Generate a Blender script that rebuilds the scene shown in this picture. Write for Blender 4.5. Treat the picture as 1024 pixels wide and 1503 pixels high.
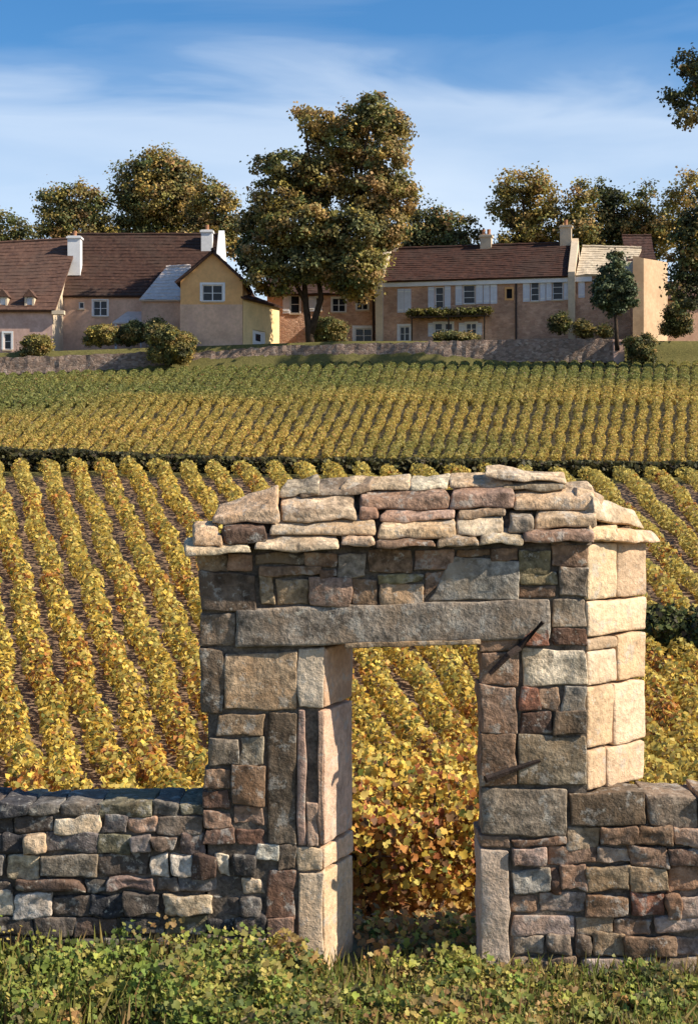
import bpy, bmesh, math, random
import numpy as np
from mathutils import Vector, noise as mnoise

for o in list(bpy.data.objects): bpy.data.objects.remove(o)
scene = bpy.context.scene
COL = scene.collection
R = math.radians
random.seed(7); rng = np.random.default_rng(7)

# ------------------------------------------------------------------ camera
F = 2160.0; HX = 512.0; HY = 700.0; EYE = 3.0      # focal length and principal point in photo pixels
cam_d = bpy.data.cameras.new('camera'); cam = bpy.data.objects.new('camera', cam_d); COL.objects.link(cam)
cam.location = (0, 0, EYE); cam.rotation_euler = (R(90), 0, 0)
cam_d.sensor_fit = 'VERTICAL'; cam_d.sensor_height = 36.0; cam_d.lens = 36.0 * F / 1503.0
cam_d.shift_y = -(751.5 - HY) / 1503.0
cam_d.clip_start = 0.1; cam_d.clip_end = 9000
scene.camera = cam
scene.render.resolution_x = 697; scene.render.resolution_y = 1024

# ------------------------------------------------------------------ world, sun, exposure
SUN_EL = 36.0; SUN_FRONT = 13.5         # sun to the right of the view and a little on the camera's side
az = R(-SUN_FRONT)
sdir = Vector((math.cos(az) * math.cos(R(SUN_EL)), math.sin(az) * math.cos(R(SUN_EL)), math.sin(R(SUN_EL))))
world = bpy.data.worlds.new('World'); scene.world = world; world.use_nodes = True
wn = world.node_tree.nodes; wl = world.node_tree.links; wn.clear()
sky = wn.new('ShaderNodeTexSky'); sky.sky_type = 'NISHITA'; sky.sun_disc = False
sky.sun_elevation = R(SUN_EL); sky.sun_rotation = math.atan2(sdir.x, sdir.y)
sky.air_density = 1.0; sky.dust_density = 0.8; sky.ozone_density = 3.6; sky.altitude = 300
tc = wn.new('ShaderNodeTexCoord'); sep = wn.new('ShaderNodeSeparateXYZ'); wl.new(tc.outputs['Generated'], sep.inputs[0])
mp = wn.new('ShaderNodeMapping'); mp.inputs['Scale'].default_value = (2.2, 2.2, 13.0); mp.inputs['Rotation'].default_value = (0, R(-5), 0)
mp.inputs['Location'].default_value = (3.1, 0.4, 1.7)
wl.new(tc.outputs['Generated'], mp.inputs[0])
cn = wn.new('ShaderNodeTexNoise'); cn.inputs['Scale'].default_value = 1.6; cn.inputs['Detail'].default_value = 7; cn.inputs['Roughness'].default_value = 0.58
cn.inputs['Distortion'].default_value = 0.6
wl.new(mp.outputs[0], cn.inputs['Vector'])
cn.inputs['Detail'].default_value = 5; cn.inputs['Roughness'].default_value = 0.5
nz = wn.new('ShaderNodeMath'); nz.operation = 'MULTIPLY_ADD'; nz.inputs[1].default_value = 0.19; nz.inputs[2].default_value = -0.095
wl.new(cn.outputs['Fac'], nz.inputs[0])
zz = wn.new('ShaderNodeMath'); zz.operation = 'ADD'; wl.new(sep.outputs['Z'], zz.inputs[0]); wl.new(nz.outputs[0], zz.inputs[1])
bandr = wn.new('ShaderNodeValToRGB')       # a broad thin veil of high cloud low in the sky, all the way round, with an uneven upper edge
be = bandr.color_ramp.elements
be[0].position = 0.0; be[0].color = (0.80, 0.80, 0.80, 1); be[1].position = 0.17; be[1].color = (0.72, 0.72, 0.72, 1)
for p_, c_ in ((0.236, 0.66), (0.270, 0.14), (0.305, 0.0), (0.6, 0.0)):
    e_ = be.new(p_); e_.color = (c_, c_, c_, 1)
wl.new(zz.outputs[0], bandr.inputs[0])
cr = wn.new('ShaderNodeValToRGB'); cr.color_ramp.elements[0].position = 0.30; cr.color_ramp.elements[0].color = (0.6, 0.6, 0.6, 1); cr.color_ramp.elements[1].position = 0.72
wl.new(cn.outputs['Fac'], cr.inputs[0])
cm = wn.new('ShaderNodeMath'); cm.operation = 'MULTIPLY'; wl.new(cr.outputs[0], cm.inputs[0]); wl.new(bandr.outputs[0], cm.inputs[1])
hs = wn.new('ShaderNodeHueSaturation'); hs.inputs['Saturation'].default_value = 1.28; wl.new(sky.outputs[0], hs.inputs['Color'])
mx = wn.new('ShaderNodeMixRGB'); mx.inputs[2].default_value = (5.9, 6.5, 7.2, 1)
wl.new(cm.outputs[0], mx.inputs[0]); wl.new(hs.outputs[0], mx.inputs[1])
bg = wn.new('ShaderNodeBackground'); bg.inputs['Strength'].default_value = 0.10
wl.new(mx.outputs[0], bg.inputs['Color'])
wo = wn.new('ShaderNodeOutputWorld'); wl.new(bg.outputs[0], wo.inputs['Surface'])

sun_d = bpy.data.lights.new('sun', 'SUN'); sun_d.energy = 5.0; sun_d.angle = R(0.5); sun_d.color = (1.0, 0.90, 0.74)
sun = bpy.data.objects.new('sun', sun_d); COL.objects.link(sun); sun.location = (30, -10, 40)
sun.rotation_euler = (-sdir).to_track_quat('-Z', 'Y').to_euler()
vs = scene.view_settings; vs.view_transform = 'Standard'; vs.look = 'None'; vs.exposure = 0.66; vs.gamma = 1.0; vs.use_curve_mapping = False

# ------------------------------------------------------------------ helpers
def at(px, py, d):                       # the place at distance d that the photo shows at a pixel
    return Vector(((px - HX) * d / F, d, EYE + (HY - py) * d / F))
def tag(o, label=None, cat=None, group=None, kind=None):
    if label: o['label'] = label
    if cat: o['category'] = cat
    if group: o['group'] = group
    if kind: o['kind'] = kind
    return o
def empty(name, loc=(0, 0, 0)):
    o = bpy.data.objects.new(name, None); COL.objects.link(o); o.location = loc; o.empty_display_size = 0.1
    return o
def link(name, me, mat, parent=None, loc=None):
    o = bpy.data.objects.new(name, me); COL.objects.link(o)
    if mat and not me.materials: me.materials.append(mat)
    if loc is not None: o.location = loc
    if parent is not None:
        o.parent = parent; pl = parent.location.copy()
        if parent.parent: pl = pl + parent.parent.location
        o.location = Vector(o.location) - pl
    return o
def mesh(verts, faces, smooth=False):
    me = bpy.data.meshes.new('m'); me.from_pydata([tuple(v) for v in verts], [], faces)
    if smooth:
        for p in me.polygons: p.use_smooth = True
    me.update(); return me

def nt(name):
    m = bpy.data.materials.new(name); m.use_nodes = True; n = m.node_tree.nodes; l = m.node_tree.links
    b = n['Principled BSDF']; b.inputs['Specular IOR Level'].default_value = 0.25
    return m, n, l, b
def noise_node(n, l, vec, scale, detail=5, rough=0.6):
    t = n.new('ShaderNodeTexNoise'); t.inputs['Scale'].default_value = scale; t.inputs['Detail'].default_value = detail
    t.inputs['Roughness'].default_value = rough
    if vec is not None: l.new(vec, t.inputs['Vector'])
    return t.outputs['Fac']
def ramp(n, l, fac, stops):
    r = n.new('ShaderNodeValToRGB'); e = r.color_ramp.elements
    while len(e) < len(stops): e.new(0.5)
    for i, (p, c) in enumerate(stops):
        e[i].position = p; e[i].color = (c, c, c, 1) if isinstance(c, (int, float)) else (*c, 1)
    l.new(fac, r.inputs[0]); return r.outputs[0]
def mixc(n, l, fac, a, b, mode='MIX'):
    m = n.new('ShaderNodeMixRGB'); m.blend_type = mode
    for i, v in ((0, fac), (1, a), (2, b)):
        if isinstance(v, (int, float)): m.inputs[i].default_value = v if i == 0 else (v, v, v, 1)
        elif isinstance(v, tuple): m.inputs[i].default_value = (*v, 1)
        else: l.new(v, m.inputs[i])
    return m.outputs[0]
def bump(n, l, b, h, strength=0.4, dist=0.02):
    bn = n.new('ShaderNodeBump'); bn.inputs['Strength'].default_value = strength; bn.inputs['Distance'].default_value = dist
    l.new(h, bn.inputs['Height']); l.new(bn.outputs[0], b.inputs['Normal'])
def srgb(r, g, b):
    f = lambda c: (c / 255 / 12.92) if c / 255 <= 0.04045 else ((c / 255 + 0.055) / 1.055) ** 2.4
    return (f(r), f(g), f(b))

def mat_stone(k=1.0):
    m, n, l, b = nt('weathered_stone' if k == 1 else 'dressed_limestone')
    oi = n.new('ShaderNodeObjectInfo'); tcx = n.new('ShaderNodeTexCoord')
    add = n.new('ShaderNodeVectorMath'); add.operation = 'ADD'
    mul = n.new('ShaderNodeMath'); mul.operation = 'MULTIPLY'; mul.inputs[1].default_value = 37.0
    l.new(oi.outputs['Random'], mul.inputs[0]); l.new(tcx.outputs['Object'], add.inputs[0]); l.new(mul.outputs[0], add.inputs[1])
    v = add.outputs[0]
    n1 = noise_node(n, l, v, 6.0, 6, 0.62); n2 = noise_node(n, l, v, 24.0, 5, 0.65); n3 = noise_node(n, l, v, 9.0, 4, 0.7); n4 = noise_node(n, l, v, 3.2, 5, 0.6)
    c = mixc(n, l, k, oi.outputs['Color'], ramp(n, l, n1, [(0.30, 0.42), (0.5, 0.98), (0.72, 1.5)]), 'MULTIPLY')
    c = mixc(n, l, 0.7 * k, c, ramp(n, l, n2, [(0.32, 0.45), (0.68, 1.5)]), 'MULTIPLY')
    tint = mixc(n, l, 1.0, oi.outputs['Color'], (1.10, 0.94, 0.78), 'MULTIPLY')
    c = mixc(n, l, ramp(n, l, n4, [(0.46, 0.0), (0.62, 0.7 * k)]), c, tint)                          # rusty earth stain
    n6 = noise_node(n, l, v, 17.0, 6, 0.72)
    c = mixc(n, l, ramp(n, l, n3, [(0.56, 0.0), (0.63, 0.55)]), c, (0.42, 0.39, 0.34))          # lichen patches
    c = mixc(n, l, ramp(n, l, n6, [(0.60, 0.0), (0.66, 0.6)]), c, (0.50, 0.46, 0.38))           # lichen flecks
    n5 = noise_node(n, l, v, 7.0, 7, 0.74)
    c = mixc(n, l, ramp(n, l, n5, [(0.54, 0.0), (0.64, 0.7 * k * k)]), c, mixc(n, l, 1.0, oi.outputs['Color'], (0.30, 0.27, 0.25), 'MULTIPLY'))   # dark crust
    l.new(c, b.inputs['Base Color']); b.inputs['Roughness'].default_value = 0.92
    h = mixc(n, l, 0.45, mixc(n, l, 0.4, n1, n5), n2); bump(n, l, b, h, 0.9, 0.035)
    return m
def mat_simple(name, col, var=0.3, scale=3.0, rough=0.85, bmp=0.3, stain=None, coord='Object', bd=0.03):
    m, n, l, b = nt(name); tcx = n.new('ShaderNodeTexCoord')
    f = noise_node(n, l, tcx.outputs[coord], scale, 6, 0.62); f2 = noise_node(n, l, tcx.outputs[coord], scale * 6, 4, 0.6)
    c = mixc(n, l, 1.0, col, ramp(n, l, f, [(0.3, 1 - var), (0.7, 1 + var)]), 'MULTIPLY')
    c = mixc(n, l, 1.0, c, ramp(n, l, f2, [(0.3, 1 - var * .6), (0.7, 1 + var * .6)]), 'MULTIPLY')
    if stain:
        f3 = noise_node(n, l, tcx.outputs[coord], scale * 0.6, 6, 0.7)
        c = mixc(n, l, ramp(n, l, f3, [(0.48, 0.0), (0.66, 0.7)]), c, stain)
    l.new(c, b.inputs['Base Color']); b.inputs['Roughness'].default_value = rough
    if bmp: bump(n, l, b, mixc(n, l, 0.5, f, f2), bmp, bd)
    return m
def mat_leaf(name='leaf', trans=0.3):
    m, n, l, b = nt(name); a = n.new('ShaderNodeAttribute'); a.attribute_name = 'Col'
    l.new(a.outputs['Color'], b.inputs['Base Color']); b.inputs['Roughness'].default_value = 0.6
    tr = n.new('ShaderNodeBsdfTranslucent'); l.new(a.outputs['Color'], tr.inputs['Color'])
    ms = n.new('ShaderNodeMixShader'); ms.inputs[0].default_value = trans
    l.new(b.outputs[0], ms.inputs[1]); l.new(tr.outputs[0], ms.inputs[2]); l.new(ms.outputs[0], n['Material Output'].inputs['Surface'])
    return m
def mat_rubble(name, cols, scale):             # stones too far away to tell apart
    m, n, l, b = nt(name); tcx = n.new('ShaderNodeTexCoord')
    mpn = n.new('ShaderNodeMapping'); mpn.inputs['Scale'].default_value = (1, 1, 1.9); l.new(tcx.outputs['Object'], mpn.inputs[0])
    vo = n.new('ShaderNodeTexVoronoi'); vo.inputs['Scale'].default_value = scale; l.new(mpn.outputs[0], vo.inputs['Vector'])
    sp = n.new('ShaderNodeSeparateColor'); l.new(vo.outputs['Color'], sp.inputs[0])
    c = ramp(n, l, sp.outputs[0], [(i / (len(cols) - 1), cc) for i, cc in enumerate(cols)])
    f = noise_node(n, l, tcx.outputs['Object'], 0.7, 5, 0.6)
    c = mixc(n, l, 1.0, c, ramp(n, l, f, [(0.3, 0.7), (0.7, 1.25)]), 'MULTIPLY')
    vd = n.new('ShaderNodeTexVoronoi'); vd.feature = 'DISTANCE_TO_EDGE'; vd.inputs['Scale'].default_value = scale; l.new(mpn.outputs[0], vd.inputs['Vector'])
    h = ramp(n, l, vd.outputs['Distance'], [(0.0, 0.0), (0.12, 1.0)])
    l.new(c, b.inputs['Base Color']); b.inputs['Roughness'].default_value = 0.9; bump(n, l, b, h, 0.6, 0.05)
    return m
def mat_roof(name, cols, stain):
    m, n, l, b = nt(name); tcx = n.new('ShaderNodeTexCoord')
    mpn = n.new('ShaderNodeMapping'); mpn.inputs['Scale'].default_value = (3.6, 2.2, 3.6); l.new(tcx.outputs['Object'], mpn.inputs[0])
    vo = n.new('ShaderNodeTexVoronoi'); vo.inputs['Scale'].default_value = 1.5; l.new(mpn.outputs[0], vo.inputs['Vector'])
    sp = n.new('ShaderNodeSeparateColor'); l.new(vo.outputs['Color'], sp.inputs[0])
    c = ramp(n, l, sp.outputs[0], [(i / (len(cols) - 1), cc) for i, cc in enumerate(cols)])
    f = noise_node(n, l, tcx.outputs['Object'], 0.35, 6, 0.65)
    c = mixc(n, l, ramp(n, l, f, [(0.45, 0.0), (0.68, 0.75)]), c, stain)
    l.new(c, b.inputs['Base Color']); b.inputs['Roughness'].default_value = 0.85
    bump(n, l, b, sp.outputs[1], 0.4, 0.05); return m

M = {}
M['stone'] = mat_stone()
M['quoin'] = mat_stone(0.45)
M['mortar'] = mat_simple('earth_mortar', (0.125, 0.10, 0.078), 0.6, 9, 0.95, 0.6)
M['iron'] = mat_simple('rusted_iron', (0.022, 0.013, 0.010), 0.5, 14, 0.7, 0.4)
M['leaf'] = mat_leaf('leaf', 0.4); M['treeleaf'] = mat_leaf('tree_leaf', 0.30)
M['bark'] = mat_simple('bark', (0.050, 0.033, 0.022), 0.5, 4, 0.95, 0.7)
M['vinebark'] = mat_simple('vine_bark', (0.07, 0.042, 0.03), 0.5, 18, 0.95, 0.7, bd=0.01)
M['tile'] = mat_roof('brown_tile', [(0.050, 0.024, 0.017), (0.070, 0.034, 0.023), (0.040, 0.020, 0.015), (0.082, 0.042, 0.028)], (0.06, 0.040, 0.030))
M['tile_red'] = mat_roof('red_tile', [(0.062, 0.027, 0.018), (0.08, 0.034, 0.022), (0.046, 0.022, 0.016), (0.07, 0.031, 0.021)], (0.05, 0.032, 0.024))
M['tile_warm'] = mat_roof('warm_tile', [(0.10, 0.052, 0.036), (0.125, 0.066, 0.045), (0.08, 0.043, 0.032), (0.14, 0.076, 0.052)], (0.085, 0.056, 0.042))
M['slate'] = mat_roof('pale_slab_roof', [(0.60, 0.50, 0.43), (0.68, 0.57, 0.50), (0.54, 0.45, 0.39), (0.64, 0.54, 0.47)], (0.54, 0.45, 0.39))
M['pale_roof'] = mat_roof('pale_limestone_roof', [(0.58, 0.47, 0.34), (0.64, 0.53, 0.38), (0.50, 0.41, 0.29), (0.61, 0.50, 0.36)], (0.48, 0.38, 0.26))
M['cream'] = mat_simple('cream_render', (0.62, 0.50, 0.36), 0.14, 0.9, 0.9, 0.2, (0.52, 0.38, 0.24))
M['pink'] = mat_simple('pink_render', (0.62, 0.395, 0.275), 0.20, 0.8, 0.9, 0.3, (0.48, 0.28, 0.20))
M['mauve'] = mat_simple('mauve_render', (0.58, 0.39, 0.32), 0.18, 0.8, 0.9, 0.3, (0.38, 0.22, 0.16))
M['rose'] = mat_rubble('rose_rubble', [(0.52, 0.31, 0.205), (0.62, 0.39, 0.27), (0.46, 0.265, 0.18), (0.59, 0.355, 0.235)], 3.6)
M['gold'] = mat_simple('ochre_tone', (0.72, 0.40, 0.165), 0.14, 0.8, 0.9, 0.2, (0.62, 0.32, 0.13))
M['white'] = mat_simple('white_paint', (0.74, 0.73, 0.72), 0.08, 2, 0.6, 0.0)
M['shutter'] = mat_simple('pale_blue_shutter', (0.60, 0.61, 0.66), 0.10, 2, 0.6, 0.0)
M['glass'] = mat_simple('window_glass', (0.018, 0.020, 0.028), 0.3, 2, 0.12, 0.0)
M['dark'] = mat_simple('dark_interior', (0.012, 0.011, 0.012), 0.2, 2, 0.9, 0.0)
M['garden_wall'] = mat_rubble('garden_wall_rubble', [(0.24, 0.165, 0.125), (0.34, 0.245, 0.19), (0.18, 0.13, 0.10), (0.29, 0.19, 0.14), (0.40, 0.31, 0.25)], 4.6)
M['clay'] = mat_simple('clay_pot', (0.36, 0.17, 0.09), 0.2, 3, 0.8, 0.0)
M['pipe'] = mat_simple('dark_pipe', (0.05, 0.035, 0.03), 0.2, 3, 0.6, 0.0)

# ------------------------------------------------------------------ ground
GY = np.array([-3000, 0, 7.5, 9.6, 12, 15, 18, 22, 45, 47, 50, 100, 102.6, 103.4, 108, 116, 160, 300, 3000, 6000.])
GZ = np.array([-1, -.10, -.06, -.05, -.45, -1.05, -1.5, -1.35, 2.9, 3.08, 3.38, 10.4, 10.75, 12.55, 12.9, 13.1, 13.6, 12, 4, 0.])
def gz(X, Y):
    X = np.asarray(X, float); Y = np.asarray(Y, float)
    z = np.interp(Y, GY, GZ)
    t = np.clip((Y - 60) / 40, 0, 1) * np.clip((200 - Y) / 60, 0, 1)
    z = z + t * 0.034 * np.clip(X, -40, 0)
    t2 = np.clip((Y - 30) / 12, 0, 1) * np.clip((70 - Y) / 20, 0, 1)
    z = z - t2 * 0.012 * np.clip(X, -30, 30)
    fine = np.clip((Y - 8) / 3, 0, 1) * np.clip((104 - Y) / 3, 0, 1)
    z = z + fine * 0.04 * np.sin(X * 0.9 + Y * 0.37) * np.sin(Y * 0.6 - X * 0.2)
    return z
def build_ground():
    xs = np.concatenate([[-4000, -800, -250, -120, -80], np.linspace(-60, 60, 161), [80, 120, 250, 800, 4000]])
    ys = np.concatenate([[-3000, -400, -60, -10, 0, 4], np.linspace(6, 50, 120), np.linspace(50.6, 101, 90), [102.0, 102.6, 103.0, 103.4, 104, 105, 106, 108, 112, 116, 125, 140, 160, 200, 300, 600, 1500, 3000, 6000]])
    Xg, Yg = np.meshgrid(xs, ys); Zg = gz(Xg, Yg)
    Zg = Zg + np.where((np.abs(Xg) < 60) & (Yg > 9) & (Yg < 101), rng.normal(0, 0.012, Xg.shape), 0)
    v = np.stack([Xg, Yg, Zg], -1).reshape(-1, 3); nx = len(xs); f = []
    for j in range(len(ys) - 1):
        for i in range(nx - 1):
            a = j * nx + i; f.append((a, a + 1, a + nx + 1, a + nx))
    me = mesh(v, f, True)
    m, n, l, b = nt('soil_and_grass'); tcx = n.new('ShaderNodeTexCoord'); sx = n.new('ShaderNodeSeparateXYZ'); l.new(tcx.outputs['Object'], sx.inputs[0])
    f1 = noise_node(n, l, tcx.outputs['Object'], 1.4, 7, 0.65); f2 = noise_node(n, l, tcx.outputs['Object'], 9, 6, 0.7)
    soil = mixc(n, l, f1, (0.18, 0.115, 0.072), (0.27, 0.18, 0.115)); soil = mixc(n, l, 1.0, soil, ramp(n, l, f2, [(0.3, 0.6), (0.7, 1.4)]), 'MULTIPLY')
    grass = mixc(n, l, f1, (0.075, 0.078, 0.024), (0.17, 0.14, 0.046)); grass = mixc(n, l, 1.0, grass, ramp(n, l, f2, [(0.3, 0.6), (0.7, 1.4)]), 'MULTIPLY')
    dv = n.new('ShaderNodeMath'); dv.operation = 'DIVIDE'; dv.inputs[1].default_value = 110; l.new(sx.outputs['Y'], dv.inputs[0])
    z = ramp(n, l, dv.outputs[0], [(0.083, 1.0), (0.09, 0.0), (0.407, 0.0), (0.414, 1.0), (0.452, 1.0), (0.458, 0.55), (0.90, 0.8), (0.92, 1.0)])
    c = mixc(n, l, z, soil, grass)
    l.new(c, b.inputs['Base Color']); b.inputs['Roughness'].default_value = 0.97; bump(n, l, b, mixc(n, l, 0.5, f1, f2), 0.8, 0.08)
    tag(link('ground', me, m), kind='structure')
build_ground()

# ------------------------------------------------------------------ leaves
LEAF = {  # outline (u across, v along), w lift; faces
 'quad': (np.array([[0, 0, 0], [.5, .45, .10], [0, 1, -.03], [-.5, .45, .10]]), [(0, 1, 2, 3)]),
 'vine': (np.array([[0, .12, 0], [.32, -.05, .05], [.55, .30, .10], [.36, .48, .07], [.40, .80, .08], [0, 1.0, -.06], [-.40, .80, .08], [-.36, .48, .07], [-.55, .30, .10], [-.32, -.05, .05]]),
          [(0, 1, 2, 3), (0, 3, 4, 5), (0, 5, 6, 7), (0, 7, 8, 9)]),
 'blade': (np.array([[-.08, 0, 0], [.08, 0, 0], [.06, .55, .06], [0, 1, .22], [-.06, .55, .06]]), [(0, 1, 2, 3, 4)]),
}
def leaf_mesh(P, D, S, C, shape='quad', jitter=0.9):
    """P points, D preferred face normals, S sizes, C colours"""
    P = np.asarray(P, float); N = len(P); D = np.asarray(D, float)
    D = D + rng.normal(0, jitter, (N, 3)); D /= np.linalg.norm(D, axis=1, keepdims=True) + 1e-9
    T = rng.normal(0, 1, (N, 3)) + np.array([0, 0, -.5]); T -= D * (T * D).sum(1, keepdims=True); T /= np.linalg.norm(T, axis=1, keepdims=True) + 1e-9
    U = np.cross(T, D); tpl, fc = LEAF[shape]; k = len(tpl)
    V = P[:, None, :] + S[:, None, None] * (tpl[None, :, 0:1] * U[:, None] + (tpl[None, :, 1:2] - .5) * T[:, None] + tpl[None, :, 2:3] * D[:, None])
    return finish_leaf(V, fc, C, k)
def finish_leaf(V, fc, C, k):
    N = len(V); me = bpy.data.meshes.new('leaves')
    V = V.reshape(-1, 3); fl = [np.array(f) for f in fc]; base = np.arange(N) * k
    loops = np.concatenate([(base[:, None] + f[None]).reshape(-1) for f in fl]); tot = np.concatenate([np.full(N, len(f)) for f in fl])
    me.vertices.add(len(V)); me.vertices.foreach_set('co', V.astype(np.float32).ravel())
    me.loops.add(len(loops)); me.loops.foreach_set('vertex_index', loops.astype(np.int32))
    me.polygons.add(len(tot)); st = np.concatenate([[0], np.cumsum(tot)[:-1]])
    me.polygons.foreach_set('loop_start', st.astype(np.int32)); me.polygons.foreach_set('loop_total', tot.astype(np.int32))
    at_ = me.attributes.new('Col', 'FLOAT_COLOR', 'POINT')
    cc = np.ones((N, k, 4), np.float32); cc[:, :, :3] = np.asarray(C)[:, None, :]
    at_.data.foreach_set('color', cc.ravel()); me.update(calc_edges=True); me.validate(); return me
def palette(N, cols, w, var=0.22):
    cols = np.array(cols); w = np.array(w, float); w /= w.sum()
    c = cols[rng.choice(len(cols), N, p=w)]
    return np.clip(c * rng.uniform(1 - var, 1 + var, (N, 1)) * rng.uniform(.93, 1.07, (N, 3)), 0.004, 0.9)
def vnoise(x, y, s, seed=0):
    return np.array([mnoise.noise(Vector((a * s + seed, b * s - seed, seed * .7))) for a, b in zip(x, y)])
def tube(pts, rad, seg=7):
    v = []; f = []
    for i, p in enumerate(pts):
        p = Vector(p); d = (Vector(pts[min(i + 1, len(pts) - 1)]) - Vector(pts[max(i - 1, 0)])).normalized()
        a = d.orthogonal().normalized(); b = d.cross(a)
        for s in range(seg):
            t = 2 * math.pi * s / seg; v.append(p + (a * math.cos(t) + b * math.sin(t)) * rad[i])
    for i in range(len(pts) - 1):
        for s in range(seg):
            s2 = (s + 1) % seg; f.append((i * seg + s, i * seg + s2, (i + 1) * seg + s2, (i + 1) * seg + s))
    f.append(tuple(range(seg))[::-1]); f.append(tuple((len(pts) - 1) * seg + s for s in range(seg)))
    return v, f
def join(parts):
    V = []; Fc = []
    for v, f in parts:
        o = len(V); V += list(v); Fc += [tuple(i + o for i in q) for q in f]
    return V, Fc

# ------------------------------------------------------------------ vine rows
def ordinal(k):
    a = ['first', 'second', 'third', 'fourth', 'fifth', 'sixth', 'seventh', 'eighth', 'ninth', 'tenth', 'eleventh', 'twelfth', 'thirteenth', 'fourteenth', 'fifteenth', 'sixteenth', 'seventeenth', 'eighteenth', 'nineteenth']
    tens = {2: 'twent', 3: 'thirt', 4: 'fort', 5: 'fift', 6: 'sixt', 7: 'sevent', 8: 'eight', 9: 'ninet'}
    if k <= 19: return a[k - 1]
    if k >= 100: return str(k) + 'th'
    t, u = divmod(k, 10)
    return tens[t] + 'ieth' if u == 0 else tens[t] + 'y-' + a[u - 1]
GOLD = (0.74, 0.50, 0.09); YEL = (0.64, 0.50, 0.13); OLIVE = (0.30, 0.25, 0.06); ORANGE = (0.47, 0.20, 0.05); GREEN = (0.14, 0.16, 0.035); BROWN = (0.20, 0.11, 0.05)
def row_points(A, B, dens, w, h, amp=1.0):
    A = np.array(A); B = np.array(B); L = np.linalg.norm(B - A); d = (B - A) / L; pr = np.array([-d[1], d[0]])
    n = int(L * dens); t = rng.uniform(0, L, n)
    ph = rng.uniform(0, 50)
    lump = 1 + amp * 0.20 * np.array([mnoise.noise(Vector((q * 1.3 + ph, ph, 0))) for q in t]) + amp * 0.20 * np.array([mnoise.noise(Vector((q * 4.1 + ph, 3, ph))) for q in t])
    a = rng.uniform(0, 2 * math.pi, n); r = np.sqrt(rng.uniform(0.25, 1, n))
    ca, sa = np.cos(a) * r, np.sin(a) * r
    lx = ca * w * .5 * lump; lz = h * (0.52 + 0.50 * sa * lump)
    wob = 0.05 * np.sin(t * 0.9 + ph) + 0.04 * np.sin(t * 2.3 + ph)
    X = A[0] + d[0] * t + pr[0] * (lx + wob); Y = A[1] + d[1] * t + pr[1] * (lx + wob)
    Z = gz(X, Y) + np.maximum(lz, 0.03)
    nrm = np.stack([pr[0] * ca, pr[1] * ca, sa * .9 + .25], -1)
    return np.stack([X, Y, Z], -1), nrm, t, sa
def lower_rows():
    k = 0; xt = -214.0
    while xt < 1075:
        xb = 118 + 1.62 * xt if xt < 170 else (393 + 1.42 * (xt - 170) if xt < 560 else 947 + 1.12 * (xt - 560))
        X2 = (xt - HX) * 45 / F; X1 = (xb - HX) * 20.5 / F
        def XY(Y): return (X1 + (X2 - X1) * (Y - 20.5) / 24.5, Y)
        # only where the field can be seen over the low walls or through the doorway
        near = 16.2; hk = (.47 if xt < 560 else .42)
        if 330 < xb < 900: near = 12.5
        P1, N1, t1, s1 = row_points(XY(near), XY(28), 310, .49, hk)
        P2, N2, t2, s2 = row_points(XY(28), XY(46.5), 205, .47, hk)
        P = np.concatenate([P1, P2]); Nn = np.concatenate([N1, N2])
        S = np.concatenate([rng.uniform(.06, .115, len(P1)), rng.uniform(.07, .13, len(P2))])
        C = palette(len(P), [GOLD, YEL, OLIVE, ORANGE, GREEN, BROWN], [34, 32, 16, 5, 5, 4])
        q = vnoise(P[:, 0], P[:, 1], 0.35, 3.3); q2 = vnoise(P[:, 0], P[:, 1], 0.9, 8.1)
        far = np.clip((P[:, 1] - 24) / 22, 0, 1) * .55 + np.clip(P[:, 0] / 9, 0, 1) * .5
        g = np.clip(far + q * .5, 0, 1) * .7
        C = C * (1 - g[:, None]) + np.array([0.50, 0.415, 0.12]) * g[:, None] * rng.uniform(.75, 1.25, (len(P), 1))
        orr = (q2 > .34) & (rng.uniform(0, 1, len(P)) < .55); C[orr] = palette(int(orr.sum()), [ORANGE, BROWN, GOLD], [5, 2, 2])
        me = leaf_mesh(P, Nn, S, C, 'quad', .8)
        k += 1
        side = 'left' if k <= 20 else 'right'
        tone = 'golden yellow' if k <= 14 else ('yellow' if k <= 24 else 'yellow-green')
        o = link('vine_row', me, M['leaf'])
        tag(o, f'{tone} vine row of the lower field, {ordinal(k)} from its left end', 'vine row', 'vine rows of the lower field')
        xt += 41 if xt < 300 else (43 if xt < 560 else 49)
lower_rows()

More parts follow.
